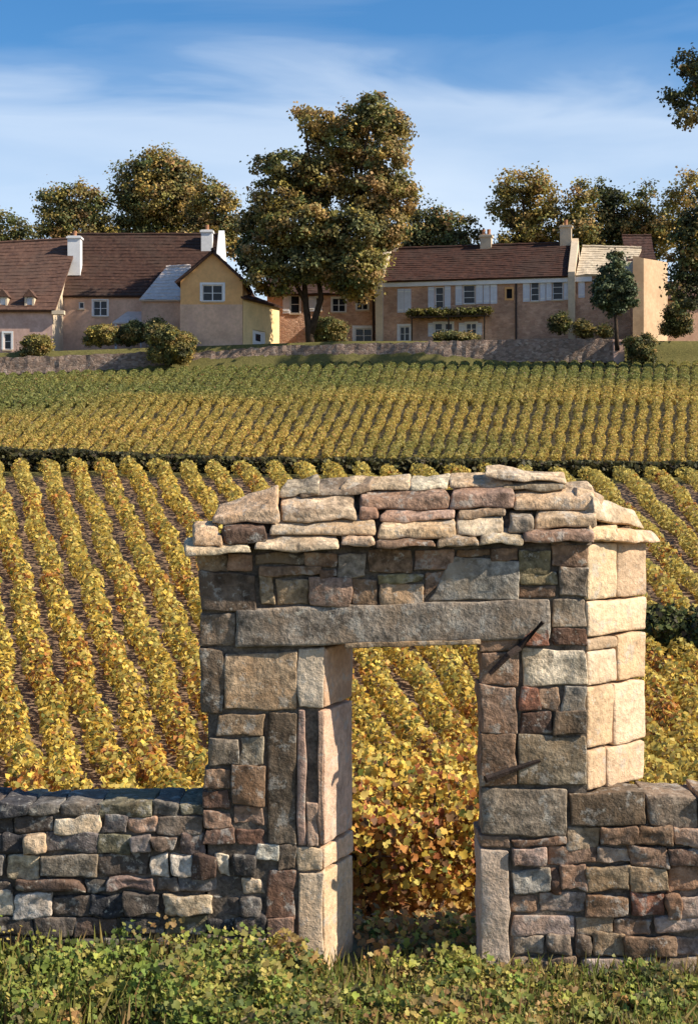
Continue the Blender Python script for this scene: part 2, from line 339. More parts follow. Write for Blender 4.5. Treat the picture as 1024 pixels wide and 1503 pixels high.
def upper_rows():
    k = 0; xb = 1075.0
    while xb > -150:
        xt = xb + 14 + (950 - xb) * .105
        X1 = (xb - HX) * 50.4 / F; X2 = (xt - HX) * 100.8 / F; XY = lambda Y: (X1 + (X2 - X1) * (Y - 50.4) / 50.4, Y)
        P1, N1, t, s_ = row_points(XY(50.4), XY(72), 200, .32, .33, .4); P2, N2, t, s_ = row_points(XY(72), XY(102.0), 155, .58, .38, .4)
        P = np.concatenate([P1, P2]); Nn = np.concatenate([N1, N2])
        S = np.concatenate([rng.uniform(.07, .12, len(P1)), rng.uniform(.09, .165, len(P2))])
        f = (P[:, 1] - 50) / 50; q = vnoise(P[:, 0], P[:, 1], 0.16, 5.2); q2 = vnoise(P[:, 0], P[:, 1], 0.05, 1.2)
        lr = np.clip(-P[:, 0] / 20, -1, 1)
        g = np.clip(.02 + f * 1.15 + q * .55 + q2 * .4 + lr * .16, 0, 1)[:, None]
        Cg = palette(len(P), [(0.20, 0.21, 0.06), (0.26, 0.245, 0.07), (0.15, 0.16, 0.05), BROWN], [5, 4, 3, .6])
        Cy = palette(len(P), [(0.58, 0.41, 0.10), (0.48, 0.35, 0.09), (0.40, 0.22, 0.07), OLIVE], [5, 4, 2, 3])
        C = Cg * g + Cy * (1 - g)
        k += 1
        o = link('vine_row', leaf_mesh(P, Nn, S, C, 'quad', .8), M['leaf'])
        tag(o, f'olive and ochre vine row of the upper field, {ordinal(k)} counted from its right end', 'vine row', 'vine rows of the upper field')
        xb -= 20
upper_rows()

# ------------------------------------------------------------------ shrubs and trees
def crown_leaves(lobes, leaf, per_m3, cols, w, hollow=.45, clump=.55, dark_by=None, mx=60000):
    """lobes: (x,y,z, rx,ry,rz, [palette weights]); returns a leaf mesh made of uneven clumps"""
    PP = []; NN = []; CC = []
    for lb in lobes:
        x, y, z, rx, ry, rz = lb[:6]; ww = lb[6] if len(lb) > 6 else w
        n = max(6, int(4.2 * rx * ry * rz * per_m3 ** 1 / max(.05, clump ** 3 * 40)))
        u = rng.normal(0, 1, (n, 3)); u /= np.linalg.norm(u, axis=1, keepdims=True); rr = rng.uniform(hollow, 1.02, (n, 1)) ** .6
        c = u * rr * np.array([rx, ry, rz])
        for i in range(n):
            m = int(rng.integers(34, 66)); cs = clump * rng.uniform(.6, 1.25)
            p = rng.normal(0, .45, (m, 3)) * cs * np.array([1.15, 1.15, .75])
            PP.append(c[i] + p + np.array([x, y, z])); NN.append(np.tile(u[i] * .9 + np.array([0, 0, .5]), (m, 1)))
            base = palette(1, cols, ww, .30)[0]
            CC.append(base[None] * rng.uniform(.72, 1.3, (m, 1)))
    P = np.concatenate(PP); N = np.concatenate(NN); C = np.concatenate(CC)
    return leaf_mesh(P, N, rng.uniform(.7, 1.3, len(P)) * leaf, np.clip(C, .004, .8), 'quad', .7)
def tree(name, label, base, lobes, trunk_r, leaf, cols, w, dens=26, clump=.7, cat='tree', group=None, forks=None, hollow=.4):
    t = empty(name, base); B = Vector(base)
    crown = link('crown', crown_leaves(lobes, leaf, dens, cols, w, hollow, clump), M['treeleaf'], t, (0, 0, 0))
    ctr = Vector((sum(l[0] for l in lobes) / len(lobes), sum(l[1] for l in lobes) / len(lobes), sum(l[2] for l in lobes) / len(lobes)))
    parts = []
    if forks:
        for pts, rad in forks: parts.append(tube(pts, rad, 8))
        top = Vector(forks[0][0][-1])
        starts = [Vector(f[0][-1]) for f in forks]
    else:
        top = B.lerp(Vector((ctr.x, ctr.y, ctr.z)), .75)
        pts = [B - Vector((0, 0, .3))] + [B.lerp(top, q) + Vector((random.uniform(-.1, .1), 0, 0)) * trunk_r * 3 for q in (.35, .7)] + [top]
        parts.append(tube(pts, [trunk_r * 1.35, trunk_r, trunk_r * .8, trunk_r * .55], 8)); starts = [top, pts[2]]
    link('trunk', mesh(*join(parts), True), M['bark'], t, (0, 0, 0))
    for l in lobes:
        e = Vector((l[0], l[1], l[2])); s = min(starts, key=lambda q: (q - e).length)
        mid = s.lerp(e, .5) + Vector((random.uniform(-.3, .3), random.uniform(-.3, .3), .25)) * min(1, trunk_r * 3)
        link('limb', mesh(*tube([s, mid, e], [trunk_r * .5, trunk_r * .32, trunk_r * .12], 6), True), M['bark'], t, (0, 0, 0))
    tag(t, label, cat, group); return t
def lob(px, py, d, rpx, rpy, depth=None, w=None):
    p = at(px, py, d); s = d / F; r = (p.x, p.y, p.z, rpx * s, (depth if depth else (rpx + rpy) * .5 * s), rpy * s)
    return r + ((w,) if w else ())

# ------------------------------------------------------------------ buildings
UP = Vector((0, 0, 1))
class Plane:
    def __init__(s, P0, e):
        s.P0 = Vector(P0); s.e = Vector((e[0], e[1], 0)).normalized(); s.n = Vector((-s.e.y, s.e.x, 0))   # n points away from the viewer
    def hit(s, px, py):
        r = Vector(((px - HX) / F, 1, (HY - py) / F)); o = Vector((0, 0, EYE))
        t = (s.P0 - o).dot(s.n) / r.dot(s.n); p = o + r * t
        return ((p - s.P0).dot(s.e), p.z - s.P0.z)
    def pt(s, u, z, dep=0.0): return s.P0 + s.e * u + UP * z + s.n * dep
def boxpts(pl, u0, u1, z0, z1, d0, d1):
    v = [pl.pt(u, z, d) for d in (d0, d1) for z in (z0, z1) for u in (u0, u1)]
    return v, [(0, 1, 3, 2), (5, 4, 6, 7), (4, 0, 2, 6), (1, 5, 7, 3), (2, 3, 7, 6), (4, 5, 1, 0)]
def pbox(name, pl, u0, u1, z0, z1, d0, d1, mat, parent): return link(name, mesh(*boxpts(pl, u0, u1, z0, z1, d0, d1)), mat, parent, (0, 0, 0))
def holed(pl, u0, u1, z0, z1, holes, rev=.16):
    us = sorted({u0, u1, *[h[0] for h in holes], *[h[1] for h in holes]}); zs = sorted({z0, z1, *[h[2] for h in holes], *[h[3] for h in holes]})
    V = []; Fc = []
    def q(*p): o = len(V); V.extend(p); Fc.append((o, o + 1, o + 2, o + 3))
    for a, b in zip(us, us[1:]):
        for c, d in zip(zs, zs[1:]):
            mu, mz = (a + b) / 2, (c + d) / 2
            if any(h[0] < mu < h[1] and h[2] < mz < h[3] for h in holes): continue
            q(pl.pt(a, c), pl.pt(b, c), pl.pt(b, d), pl.pt(a, d))
    for h in holes:
        a, b, c, d = h[:4]
        q(pl.pt(a, c), pl.pt(a, d), pl.pt(a, d, rev), pl.pt(a, c, rev)); q(pl.pt(b, d), pl.pt(b, c), pl.pt(b, c, rev), pl.pt(b, d, rev))
        q(pl.pt(a, d), pl.pt(b, d), pl.pt(b, d, rev), pl.pt(a, d, rev)); q(pl.pt(b, c), pl.pt(a, c), pl.pt(a, c, rev), pl.pt(b, c, rev))
        q(pl.pt(a, c, rev + .04), pl.pt(b, c, rev + .04), pl.pt(b, d, rev + .04), pl.pt(a, d, rev + .04))
    return V, Fc
def clampz(h, zmax, zmin=.05):
    u0, u1, z0, z1 = h; return (u0, u1, max(zmin, z0), min(zmax - .05, z1))
def window(parent, pl, h, lights=2, bars=1, frame='white', surround=None, rev=.12):
    u0, u1, z0, z1 = h; w = link('window', mesh(*join([boxpts(pl, u0, u0 + .07, z0, z1, rev - .05, rev + .02), boxpts(pl, u1 - .07, u1, z0, z1, rev - .05, rev + .02),
        boxpts(pl, u0 + .07, u1 - .07, z1 - .07, z1, rev - .05, rev + .02), boxpts(pl, u0 + .07, u1 - .07, z0, z0 + .07, rev - .05, rev + .02)]
        + [boxpts(pl, u0 + (u1 - u0) * i / lights - .035, u0 + (u1 - u0) * i / lights + .035, z0 + .07, z1 - .07, rev - .045, rev + .018) for i in range(1, lights)]
        + [boxpts(pl, u0 + .07, u1 - .07, z0 + (z1 - z0) * i / (bars + 1) - .02, z0 + (z1 - z0) * i / (bars + 1) + .02, rev - .03, rev + .015) for i in range(1, bars + 1)])), M[frame], parent, (0, 0, 0))
    for i in range(lights):
        a = u0 + (u1 - u0) * i / lights; b = u0 + (u1 - u0) * (i + 1) / lights
        pbox('pane', pl, a + .03, b - .03, z0 + .05, z1 - .05, rev, rev + .012, M['glass'], w)
    pbox('sill', pl, u0 - .08, u1 + .08, z0 - .10, z0 - .002, -.08, rev - .06, M['cream'], w)
    if surround:
        k = surround
        link('surround', mesh(*join([boxpts(pl, u0 - k, u0 - .002, z0, z1 + k, -.035, .03), boxpts(pl, u1 + .002, u1 + k, z0, z1 + k, -.035, .03), boxpts(pl, u0 - .002, u1 + .002, z1 + .002, z1 + k, -.035, .03)])), M['white'], w, (0, 0, 0))
    return w
def shutter(parent, pl, h):
    u0, u1, z0, z1 = h; s = pbox('shutter', pl, u0, u1, z0, z1, -.06, -.012, M['shutter'], parent)
    bars = [boxpts(pl, u0 + .04, u1 - .04, z, z + .09, -.085, -.061) for z in (z0 + .15, z1 - .25)]
    k = max(2, int((u1 - u0) / .16)); bars += [boxpts(pl, u0 + (u1 - u0) * i / k - .008, u0 + (u1 - u0) * i / k + .008, z0 + .02, z1 - .02, -.066, -.061) for i in range(1, k)]
    link('batten', mesh(*join(bars)), M['white'], s, (0, 0, 0)); return s
def roof(parent, a, b, c, d, mat, rows=18, thick=.16, cols=26, name='roof', sag=.10):
    """a,b eave left/right; c,d ridge right/left: stepped tile courses, a little sag"""
    a, b, c, d = map(Vector, (a, b, c, d)); nrm = (b - a).cross(d - a).normalized()
    if nrm.z < 0: nrm = -nrm
    V = []; Fc = []
    sd = random.uniform(0, 99)
    def P(i, j, off):
        s = i / cols; t = j / rows; p = a.lerp(b, s).lerp(d.lerp(c, s), t)
        w = -sag * math.sin(math.pi * s) * math.sin(math.pi * min(1, t * 1.1)) + .05 * mnoise.noise(Vector((s * 6 + sd, t * 3, sd)))
        return p + nrm * (w + off) 
    for j in range(rows):
        o = len(V)
        for i in range(cols + 1): V.append(P(i, j, .048 + random.uniform(-.022, .022)))
        for i in range(cols + 1): V.append(P(i, j + 1, .02))
        for i in range(cols): Fc.append((o + i, o + i + 1, o + cols + 2 + i, o + cols + 1 + i))
        if j:
            for i in range(cols): Fc.append((prev + cols + 1 + i, prev + cols + 2 + i, o + i + 1, o + i))
        prev = o
    o = len(V); lo = -nrm * thick
    V += [a + lo, b + lo, c + lo, d + lo]; Fc.append((o + 3, o + 2, o + 1, o))
    V += [P(0, 0, .048), P(cols, 0, .048), P(cols, rows, .02), P(0, rows, .02)]
    for i in range(4): Fc.append((o + i, o + (i + 1) % 4, o + 4 + (i + 1) % 4, o + 4 + i))
    r = link(name, mesh(V, Fc), mat, parent, (0, 0, 0))
    pts = [d.lerp(c, i / 24) + UP * (.05 + random.uniform(-.02, .02) - sag * .0) for i in range(25)]
    link('ridge_tile', mesh(*tube(pts, [.12] * 25, 6)), mat, r, (0, 0, 0)); return r
def chimney(parent, x, y, z0, z1, w, dpt, mat, pots=1, rz=0.0):
    pl = Plane((x, y, z0), (math.cos(rz), math.sin(rz)))
    c = pbox('chimney', pl, -w / 2, w / 2, 0, z1 - z0, -dpt / 2, dpt / 2, mat, parent)
    pbox('chimney_cap', pl, -w / 2 - .09, w / 2 + .09, z1 - z0 - .20, z1 - z0 - .06, -dpt / 2 - .09, dpt / 2 + .09, mat, c)
    for i in range(pots):
        p = pl.pt((i - (pots - 1) / 2) * .4, z1 - z0); link('chimney_pot', mesh(*tube([p, p + UP * .2, p + UP * .42], [.16, .13, .15], 8)), M['clay'], c, (0, 0, 0))
    return c
def gable_wall(name, pts, depth_vec, mat, parent):
    n = len(pts); V = [Vector(p) for p in pts] + [Vector(p) + depth_vec for p in pts]
    Fc = [tuple(range(n)), tuple(range(2 * n - 1, n - 1, -1))] + [(i, i + n, (i + 1) % n + n, (i + 1) % n) for i in range(n)]
    return link(name, mesh(V, Fc), mat, parent, (0, 0, 0))

# --- long farmhouse at the left -------------------------------------------
def farmhouse():
    t = empty('farmhouse', at(180, 512, 110))
    # main block
    pl = Plane(at(92.8, 520, 110), (1, 0)); W = pl.hit(270, 470)[0]; H = pl.hit(100, 434)[1]
    hs_ = []
    w1 = clampz((pl.hit(137, 464)[0], pl.hit(158, 464)[0], pl.hit(0, 464)[1], pl.hit(0, 441)[1]), H)
    w2 = clampz((pl.hit(116, 453)[0], pl.hit(124, 453)[0], pl.hit(0, 453)[1], pl.hit(0, 443)[1]), H)
    dr = (pl.hit(106, 0)[0], pl.hit(118, 0)[0], .3, 1.9)
    link('wall', mesh(*holed(pl, 0, W, -1.5, H, [w1, w2])), M['pink'], t, (0, 0, 0))
    window(t, pl, w1, 2, 1, surround=.10); window(t, pl, w2, 1, 0)
    zr = at(0, 345, 114.5).z; xr1 = at(324, 0, 110).x
    e0 = Vector((pl.P0.x - .3, 109.7, pl.P0.z + H - .05)); e1 = Vector((xr1, 109.7, e0.z))
    r0 = Vector((pl.P0.x - .3, 114.5, zr)); r1 = Vector((xr1 - .4, 114.5, zr))
    main = roof(t, e0, e1, r1, r0, M['tile'], 19, .16, 30)
    roof(t, (xr1, 119.3, e0.z), (e0.x, 119.3, e0.z), r0, r1, M['tile'], 8, .16, 10)
    # bright gable end, facing right, standing above the roof
    gx = at(335, 0, 114).x
    gable_wall('gable_parapet', [(xr1 - .55, 109.5, pl.P0.z - 1.5), (xr1 - .55, 109.5, e0.z + .25), (xr1 - .55, 114.5, zr + .35), (xr1 - .55, 119.3, e0.z + .25), (xr1 - .55, 119.3, pl.P0.z - 1.5)], Vector((.45, 0, 0)), M['white'], t)
    pbox('wall', Plane((at(270, 0, 110).x, 110.2, pl.P0.z), (1, 0)), .0, xr1 - .6 - at(270, 0, 110).x, -1.5, H - .1, 0, .4, M['pink'], t)
    # left wing, standing forward
    pw = Plane(at(-60, 520, 106), (1, 0)); Ww = pw.hit(77.5, 0)[0]; Hw = pw.hit(0, 454)[1]
    a1 = clampz((pw.hit(6, 0)[0], pw.hit(17, 0)[0], pw.hit(0, 513)[1] , pw.hit(0, 489)[1]), Hw)
    a2 = clampz((pw.hit(-30, 0)[0], pw.hit(-18, 0)[0], pw.hit(0, 508)[1], pw.hit(0, 486)[1]), Hw)
    link('wall', mesh(*holed(pw, 0, Ww, -1.5, Hw, [a1, a2])), M['mauve'], t, (0, 0, 0))
    window(t, pw, a1, 1, 1, surround=.14); window(t, pw, a2, 1, 1, surround=.14)
    xe = pw.P0.x + Ww
    sw = Plane((xe, 106, pw.P0.z), (0, 1)); sw.n = Vector((-1, 0, 0))
    zl = pw.P0.z + Hw
    gable_wall('end_wall', [(xe - .4, 106.002, pw.P0.z - 1.5), (xe - .4, 106.002, zl), (xe - .4, 112, zl + 4.0), (xe - .4, 114, zl + 3.6), (xe - .4, 114, pw.P0.z - 1.5)], Vector((.402, 0, 0)), M['cream'], t)
    zr2 = at(0, 353, 113).z
    q0 = Vector((pw.P0.x, 105.6, zl - .1)); q1 = Vector((xe + .25, 105.6, zl - .1)); q2 = Vector((xe + .6, 113.0, zr2 + .1)); q3 = Vector((pw.P0.x, 113.0, zr2 - .3))
    wr = roof(t, q0, q1, q2, q3, M['tile_warm'], 20, .16, 20)
    roof(t, (xe + .6, 119, zl), (pw.P0.x, 119, zl), q3, q2, M['tile_warm'], 8, .16, 10)
    pbox('bracket', Plane((xe, 105.6, zl - .3), (1, 0)), 0.02, .9, -.1, .18, 0, .5, M['cream'], t)
    # two dormers in the wing roof
    for cx in (4, 43):
        dp = Plane(at(cx - 7, 456, 105.9), (1, 0)); dp.P0.z = zl + .12; ww = .68
        d_ = link('dormer', mesh(*join([boxpts(dp, 0, .14, 0, .8, .1, 1.4), boxpts(dp, ww - .14, ww, 0, .8, .1, 1.4), boxpts(dp, .14, ww - .14, 0, .12, .1, 1.4)])), M['cream'], t, (0, 0, 0))
        pbox('pane', dp, .14, ww - .14, .12, .8, .2, .22, M['white'] if cx < 20 else M['shutter'], d_)
        V = [dp.pt(-.12, .78, -.05), dp.pt(ww / 2, 1.35, -.05), dp.pt(ww + .12, .78, -.05), dp.pt(-.12, .78, 1.6), dp.pt(ww / 2, 1.35, 1.9), dp.pt(ww + .12, .78, 1.6)]
        link('dormer_roof', mesh(V, [(0, 1, 4, 3), (1, 2, 5, 4), (0, 2, 1), (0, 3, 5, 2), (3, 4, 5)]), M['tile_warm'], d_, (0, 0, 0))
    # chimneys
    c1 = at(110, 400, 111.5); chimney(t, c1.x, 111.6, at(0, 405, 111.5).z, at(0, 347, 111.5).z, .95, .9, M['white'], 1)
    c2 = at(304, 370, 113.5); chimney(t, c2.x, 113.6, at(0, 385, 113.5).z, at(0, 338, 113.5).z, .85, .8, M['white'], 1)
    # small pale porch roof over the door
    pp = Plane(at(165, 475, 108.6), (1, 0)); wv = pp.hit(212, 0)[0]
    V = [pp.pt(0, 0), pp.pt(wv, 0), pp.pt(wv - .3, .95, 1.4), pp.pt(.9, .95, 1.4)]
    gable_wall('porch_roof', V, Vector((0, 0, .1)), M['slate'], t)
    for u in (.25, wv - .25): pbox('porch_post', pp, u - .07, u + .07, -2.4, -.02, .1, .24, M['white'], t)
    # pale lean-to link, between main block and gabled house
    pk = Plane(at(208, 520, 108), (1, 0)); wk = pk.hit(268, 0)[0]; hk = pk.hit(0, 440)[1]
    door = (pk.hit(238, 0)[0], pk.hit(250, 0)[0], .1, 2.2)
    link('wall', mesh(*holed(pk, 0, wk, -1.5, hk, [door])), M['pink'], t, (0, 0, 0))
    pbox('door', pk, door[0], door[1], door[2], door[3], .1, .14, M['pipe'], t)
    pbox('wall', pk, .002, wk, -1.5, hk - .02, .25, 2.2, M['pink'], t)
    a = pk.pt(-.15, hk - .05, -.25); b = pk.pt(wk + .1, hk - .05, -.25); c = at(280, 391, 111.4); d = at(244, 393, 111.4)
    roof(t, a, b, c, d, M['slate'], 10, .12, 10, sag=.03)
    tag(t, 'long farmhouse with steep brown tiled roof and white chimneys at the left', 'house')
farmhouse()

# --- gabled house ------------------------------------------------------------
def gabled_house():
    t = empty('gabled_house', at(310, 515, 104))
    pl = Plane(at(265, 522, 104), (1, 0)); W = pl.hit(356, 0)[0]; H = pl.hit(0, 409)[1]; apex = pl.hit(0, 369)[1]; mid = pl.hit(0, 447)[1]
    w = clampz((pl.hit(297, 0)[0], pl.hit(327, 0)[0], pl.hit(0, 442)[1], pl.hit(0, 418)[1]), H)
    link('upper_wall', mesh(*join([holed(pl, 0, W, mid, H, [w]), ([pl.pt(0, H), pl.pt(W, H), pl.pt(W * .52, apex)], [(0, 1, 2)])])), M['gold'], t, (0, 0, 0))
    M['lower_tan'] = mat_simple('pinkish_tan_tone', (0.62, 0.40, 0.27), 0.2, 0.8, 0.9, 0.3, (0.52, 0.33, 0.25))
    pbox('lower_wall', pl, -.02, W, -1.5, mid - .002, -.05, .3, M['lower_tan'], t)  # front wall in two tones: ochre above, pinkish tan below
    window(t, pl, w, 2, 1, surround=.16)
    L = 9.0
    for u in (0, W - .25): pbox('side_wall', pl, u + .01, u + .24, -1.5, H - .01, .05 if u == 0 else .32, L, M['gold'], t)
    for sgn in (-1, 1):
        e = -.35 if sgn < 0 else W + .35; ez = H - .35 * (apex - H) / (W * .5)
        a = pl.pt(e, ez, -.3); b = pl.pt(e, ez, L); r0 = pl.pt(W * .52, apex + .05, -.3); r1 = pl.pt(W * .52, apex + .05, L)
        if sgn < 0: roof(t, b, a, r0, r1, M['tile'], 10, .14, 12, sag=.03)
        else: roof(t, a, b, r1, r0, M['tile'], 10, .14, 12, sag=.03)
    # side wing turned to the right; its sunlight is put into the colour
    M['yellow'] = mat_simple('sunlit_yellow_wall', (0.80, 0.58, 0.29), 0.12, 0.8, 0.9, 0.2)
    A = at(356.5, 522, 104.05); B = at(410, 522, 109.5); pw = Plane(A, (B.x - A.x, B.y - A.y)); Lw = (B - A).xy.length
    hw = 4.1
    d = pw.hit(371, 505)[0], pw.hit(391, 505)[0]
    dz = (.25, 2.0); sm = (pw.hit(377, 0)[0] , pw.hit(384, 0)[0], 1.25, 1.75)
    link('wing_wall', mesh(*holed(pw, 0, Lw, -1.5, hw, [(d[0], d[1], *dz)])), M['yellow'], t, (0, 0, 0))
    dd = pbox('door', pw, d[0], d[1], *dz, .10, .15, M['white'], t); pbox('door_window', pw, sm[0], sm[1], sm[2], sm[3], .085, .099, M['glass'], dd)
    pbox('wing_wall', pw, .05, Lw - .02, -1.5, hw - .01, .22, 2.6, M['gold'], t)
    roof(t, pw.pt(-.1, hw - .05, -.25), pw.pt(Lw + .1, hw - .05, -.25), pw.pt(Lw + .1, hw + 1.1, 2.8), pw.pt(-.1, hw + 1.1, 2.8), M['tile'], 7, .12, 10, sag=.02)
    tag(t, 'narrow gabled house with ochre upper wall, white double window and sunlit side wing', 'house')
gabled_house()

# --- low middle house behind the big tree ---------------------------------
def middle_house():
    t = empty('middle_house', at(480, 505, 113))
    pl = Plane(at(392, 512, 113), (1, -.04)); W = pl.hit(572, 0)[0]; H = pl.hit(480, 431)[1]
    def r_(x0, y0, x1, y1): a = pl.hit(x0, y1); b = pl.hit(x1, y0); return clampz((a[0], b[0], a[1], b[1]), H)
    wins = [r_(426, 433, 440, 460), r_(463, 436, 471, 456), r_(487, 437, 507, 458), r_(523, 437, 540, 455)]
    low = [r_(521, 482, 546, 503)]
    link('wall', mesh(*holed(pl, 0, W, -1.5, H, wins + low)), M['rose'], t, (0, 0, 0))
    for i, w in enumerate(wins): window(t, pl, w, 1 if i < 2 else 2, 1, surround=.08)
    window(t, pl, low[0], 2, 1, surround=.22)
    shutter(t, pl, r_(415, 433, 425, 460)); shutter(t, pl, r_(453, 435, 462, 457))
    pbox('wall', pl, .01, W - .01, -1.5, H - .01, .25, 6, M['rose'], t)
    roof(t, pl.pt(-.2, H - .05, -.35), pl.pt(W + .2, H - .05, -.35), pl.pt(W + .2, H + 2.2, 3.1), pl.pt(-.2, H + 2.2, 3.1), M['tile'], 13, .15, 20)
    roof(t, pl.pt(W + .2, H - .05, 6.4), pl.pt(-.2, H - .05, 6.4), pl.pt(-.2, H + 2.2, 3.1), pl.pt(W + .2, H + 2.2, 3.1), M['tile'], 6, .15, 10)
    u = pl.hit(548, 0)[0]; link('downpipe', mesh(*tube([pl.pt(u, H - .1, -.1), pl.pt(u, 1, -.1), pl.pt(u, -.4, -.1)], [.10] * 3, 6)), M['pipe'], t, (0, 0, 0))
    tag(t, 'low rose stone house half hidden behind the tallest tree', 'house')
middle_house()

# --- long house at the right -------------------------------------------------
def manor():
    t = empty('long_house', at(700, 500, 109))
    A = at(556, 508, 111.2); B = at(868, 500, 107.8); pl = Plane(A, (B.x - A.x, B.y - A.y))
    W = pl.hit(868, 450)[0]; W1 = pl.hit(838, 450)[0]; H = pl.hit(700, 411)[1]
    def r_(x0, y0, x1, y1): a = pl.hit(x0, y1); b = pl.hit(x1, y0); m = pl.hit((x0 + x1) / 2, y0), pl.hit((x0 + x1) / 2, y1); return clampz((a[0], b[0], m[1][1], m[0][1]), H, .15)
    up = [r_(638, 421, 651, 453), r_(679, 418, 697, 446), r_(778, 413, 791, 442), r_(810, 412, 826, 440), r_(858, 408, 868, 435)]
    up = up[:4]
    lo = [r_(586, 479, 601, 501), r_(637, 474, 649, 494), r_(652, 474, 664, 494), r_(683, 474, 699, 492)]
    niche = r_(743, 424, 751, 438)
    link('wall', mesh(*holed(pl, 0, W, -2.0, H, up + lo + [niche])), M['rose'], t, (0, 0, 0))
    pbox('wall', pl, .01, W - .01, -2.0, H - .01, .25, 6.2, M['rose'], t)
    for w in up: window(t, pl, w, 1, 2)
    for i, w in enumerate(lo): window(t, pl, w, 2 if i in (0, 3) else 1, 1, surround=.18 if i == 0 else .10)
    pbox('niche_pane', pl, niche[0], niche[1], niche[2], niche[3], .1, .13, M['dark'], t)
    k = .14; link('niche_surround', mesh(*join([boxpts(pl, niche[0] - k, niche[0] - .002, niche[2] - k, niche[3] + k, -.05, .03), boxpts(pl, niche[1] + .002, niche[1] + k, niche[2] - k, niche[3] + k, -.05, .03),
        boxpts(pl, niche[0] - .002, niche[1] + .002, niche[3] + .002, niche[3] + k, -.05, .03), boxpts(pl, niche[0] - .002, niche[1] + .002, niche[2] - k, niche[2] - .002, -.05, .03)])), M['gold'], t, (0, 0, 0))
    for s in [(583, 424, 593, 459), (593.4, 424, 603, 459), (628, 421, 637, 454), (652, 420, 661, 453), (668, 419, 678, 448), (698, 417, 708, 446), (709, 417, 718, 446), (719, 416, 729, 446),
              (767, 414, 777, 443), (792, 413, 800, 442), (801, 412, 809, 441), (827, 411, 834, 440), (628, 474, 636, 494), (673, 474, 682, 492), (700, 474, 707, 492)]:
        shutter(t, pl, r_(*s))
    pbox('cornice', pl, -.15, W, H - .36, H + .02, -.22, .02, M['white'], t)
    # roof with raised parapet gables
    rise = 3.05; dep = 3.6
    roof(t, pl.pt(.35, H + .05, -.38), pl.pt(W1 - .2, H + .05, -.38), pl.pt(W1 - .2, H + rise, dep), pl.pt(.35, H + rise, dep), M['tile_red'], 17, .12, 34, sag=.14)
    roof(t, pl.pt(W1 - .2, H + .05, 7.4), pl.pt(.35, H + .05, 7.4), pl.pt(.35, H + rise, dep), pl.pt(W1 - .2, H + rise, dep), M['tile_red'], 7, .12, 12)
    for u, wd in ((-.22, .56), (W1 - .22, .5)):
        gable_wall('gable_parapet', [pl.pt(u, -2, -.05), pl.pt(u, H + .02, -.45), pl.pt(u, H + .35, -.45), pl.pt(u, H + rise + .38, dep), pl.pt(u, H + .35, 7.5), pl.pt(u, -2, 7.2)] if u > 1 else
                   [pl.pt(u, -2, .002), pl.pt(u, H + .02, -.45), pl.pt(u, H + .35, -.45), pl.pt(u, H + rise + .38, dep), pl.pt(u, H + .35, 7.5), pl.pt(u, -2, 7.2)], pl.e * wd, M['cream'], t)
    rz = math.atan2(pl.e.y, pl.e.x)
    for px_, top in ((583, 352), (727, 345), (848, 331)):
        u = pl.hit(px_, 420)[0] - (1.05 if px_ < 600 else 1.15); p = pl.pt(u, 0, dep)
        ztop = EYE + (HY - top) * p.y / F
        chimney(t, p.x, p.y, pl.P0.z + H + rise - .6, ztop, .85, .7, M['cream'], 2 if px_ < 800 else 1, rz)
    u = pl.hit(757, 0)[0]; link('downpipe', mesh(*tube([pl.pt(u, H - .3, -.1), pl.pt(u, 2, -.1), pl.pt(u, -.3, -.1)], [.07] * 3, 6)), M['pipe'], t, (0, 0, 0))
    # right annexe under a pale roof, then the tall cream end block
    A2 = pl.pt(W, 0); W2 = pl.hit(936, 450)[0] - W
    pa = Plane(A2, pl.e); wn_ = (pl.hit(860, 0)[0] - W, pl.hit(874, 0)[0] - W, pl.hit(866, 436)[1], pl.hit(866, 409)[1]); wn_ = (max(.05, wn_[0]), *wn_[1:])
    wn_ = clampz(wn_, H)
    link('annexe_wall', mesh(*holed(pa, 0, W2, -2.0, H, [wn_])), M['rose'], t, (0, 0, 0)); window(t, pa, wn_, 1, 2)
    shutter(t, pl, r_(848, 410, 857.5, 437))
    pbox('annexe_wall', pa, .01, W2 - .01, -2, H - .01, .25, 6.2, M['rose'], t)
    roof(t, pa.pt(-1.15, H + .1, -.32), pa.pt(W2 - .4, H + .1, -.32), pa.pt(W2 + .15, H + rise - .55, dep + .1), pa.pt(-.9, H + rise - .30, dep), M['pale_roof'], 12, .12, 16, sag=.05)
    roof(t, pa.pt(W2, H + .05, 7.4), pa.pt(-.9, H + .05, 7.4), pa.pt(-.9, H + rise - .30, dep), pa.pt(W2, H + rise - .55, dep + .1), M['pale_roof'], 6, .12, 8)
    # end block: front pier facing us, lit flank turned to the right
    pe = Plane(at(928, 505, 105.6), (1, -.05)); we = pe.hit(944, 0)[0]; he = pe.hit(0, 384)[1]
    pf = Plane(pe.pt(we, 0, 0), (.62, .78)); wf = pf.hit(979, 0)[0]
    V = [pe.pt(0, -2), pe.pt(we, -2), pf.pt(wf, -2), pe.pt(0, -2) + Vector((1.2, 6, 0))]
    hs2 = [he + .1, he - .1, he + .05, he + .3]
    M['peach'] = mat_simple('peach_render', (0.50, 0.345, 0.215), 0.2, 0.7, 0.9, 0.3, (0.42, 0.27, 0.16))
    eb = gable_wall('end_block', V, Vector((0, 0, 1)), M['peach'], t); me = eb.data; base = len(V)
    for i in range(base): me.vertices[base + i].co.z = pe.P0.z + hs2[i]
    roof(t, at(920, 384, 108.8), at(962, 381, 108.8), at(955, 347, 113.5), at(912, 347, 113.5), M['tile_red'], 9, .12, 10, sag=.03)
    # climber-covered pergola over the ground floor windows
    pg = [pl.hit(606, 468), pl.hit(717, 466)]
    u0, u1 = pg[0][0], pg[1][0]; z0 = pg[0][1] - .1
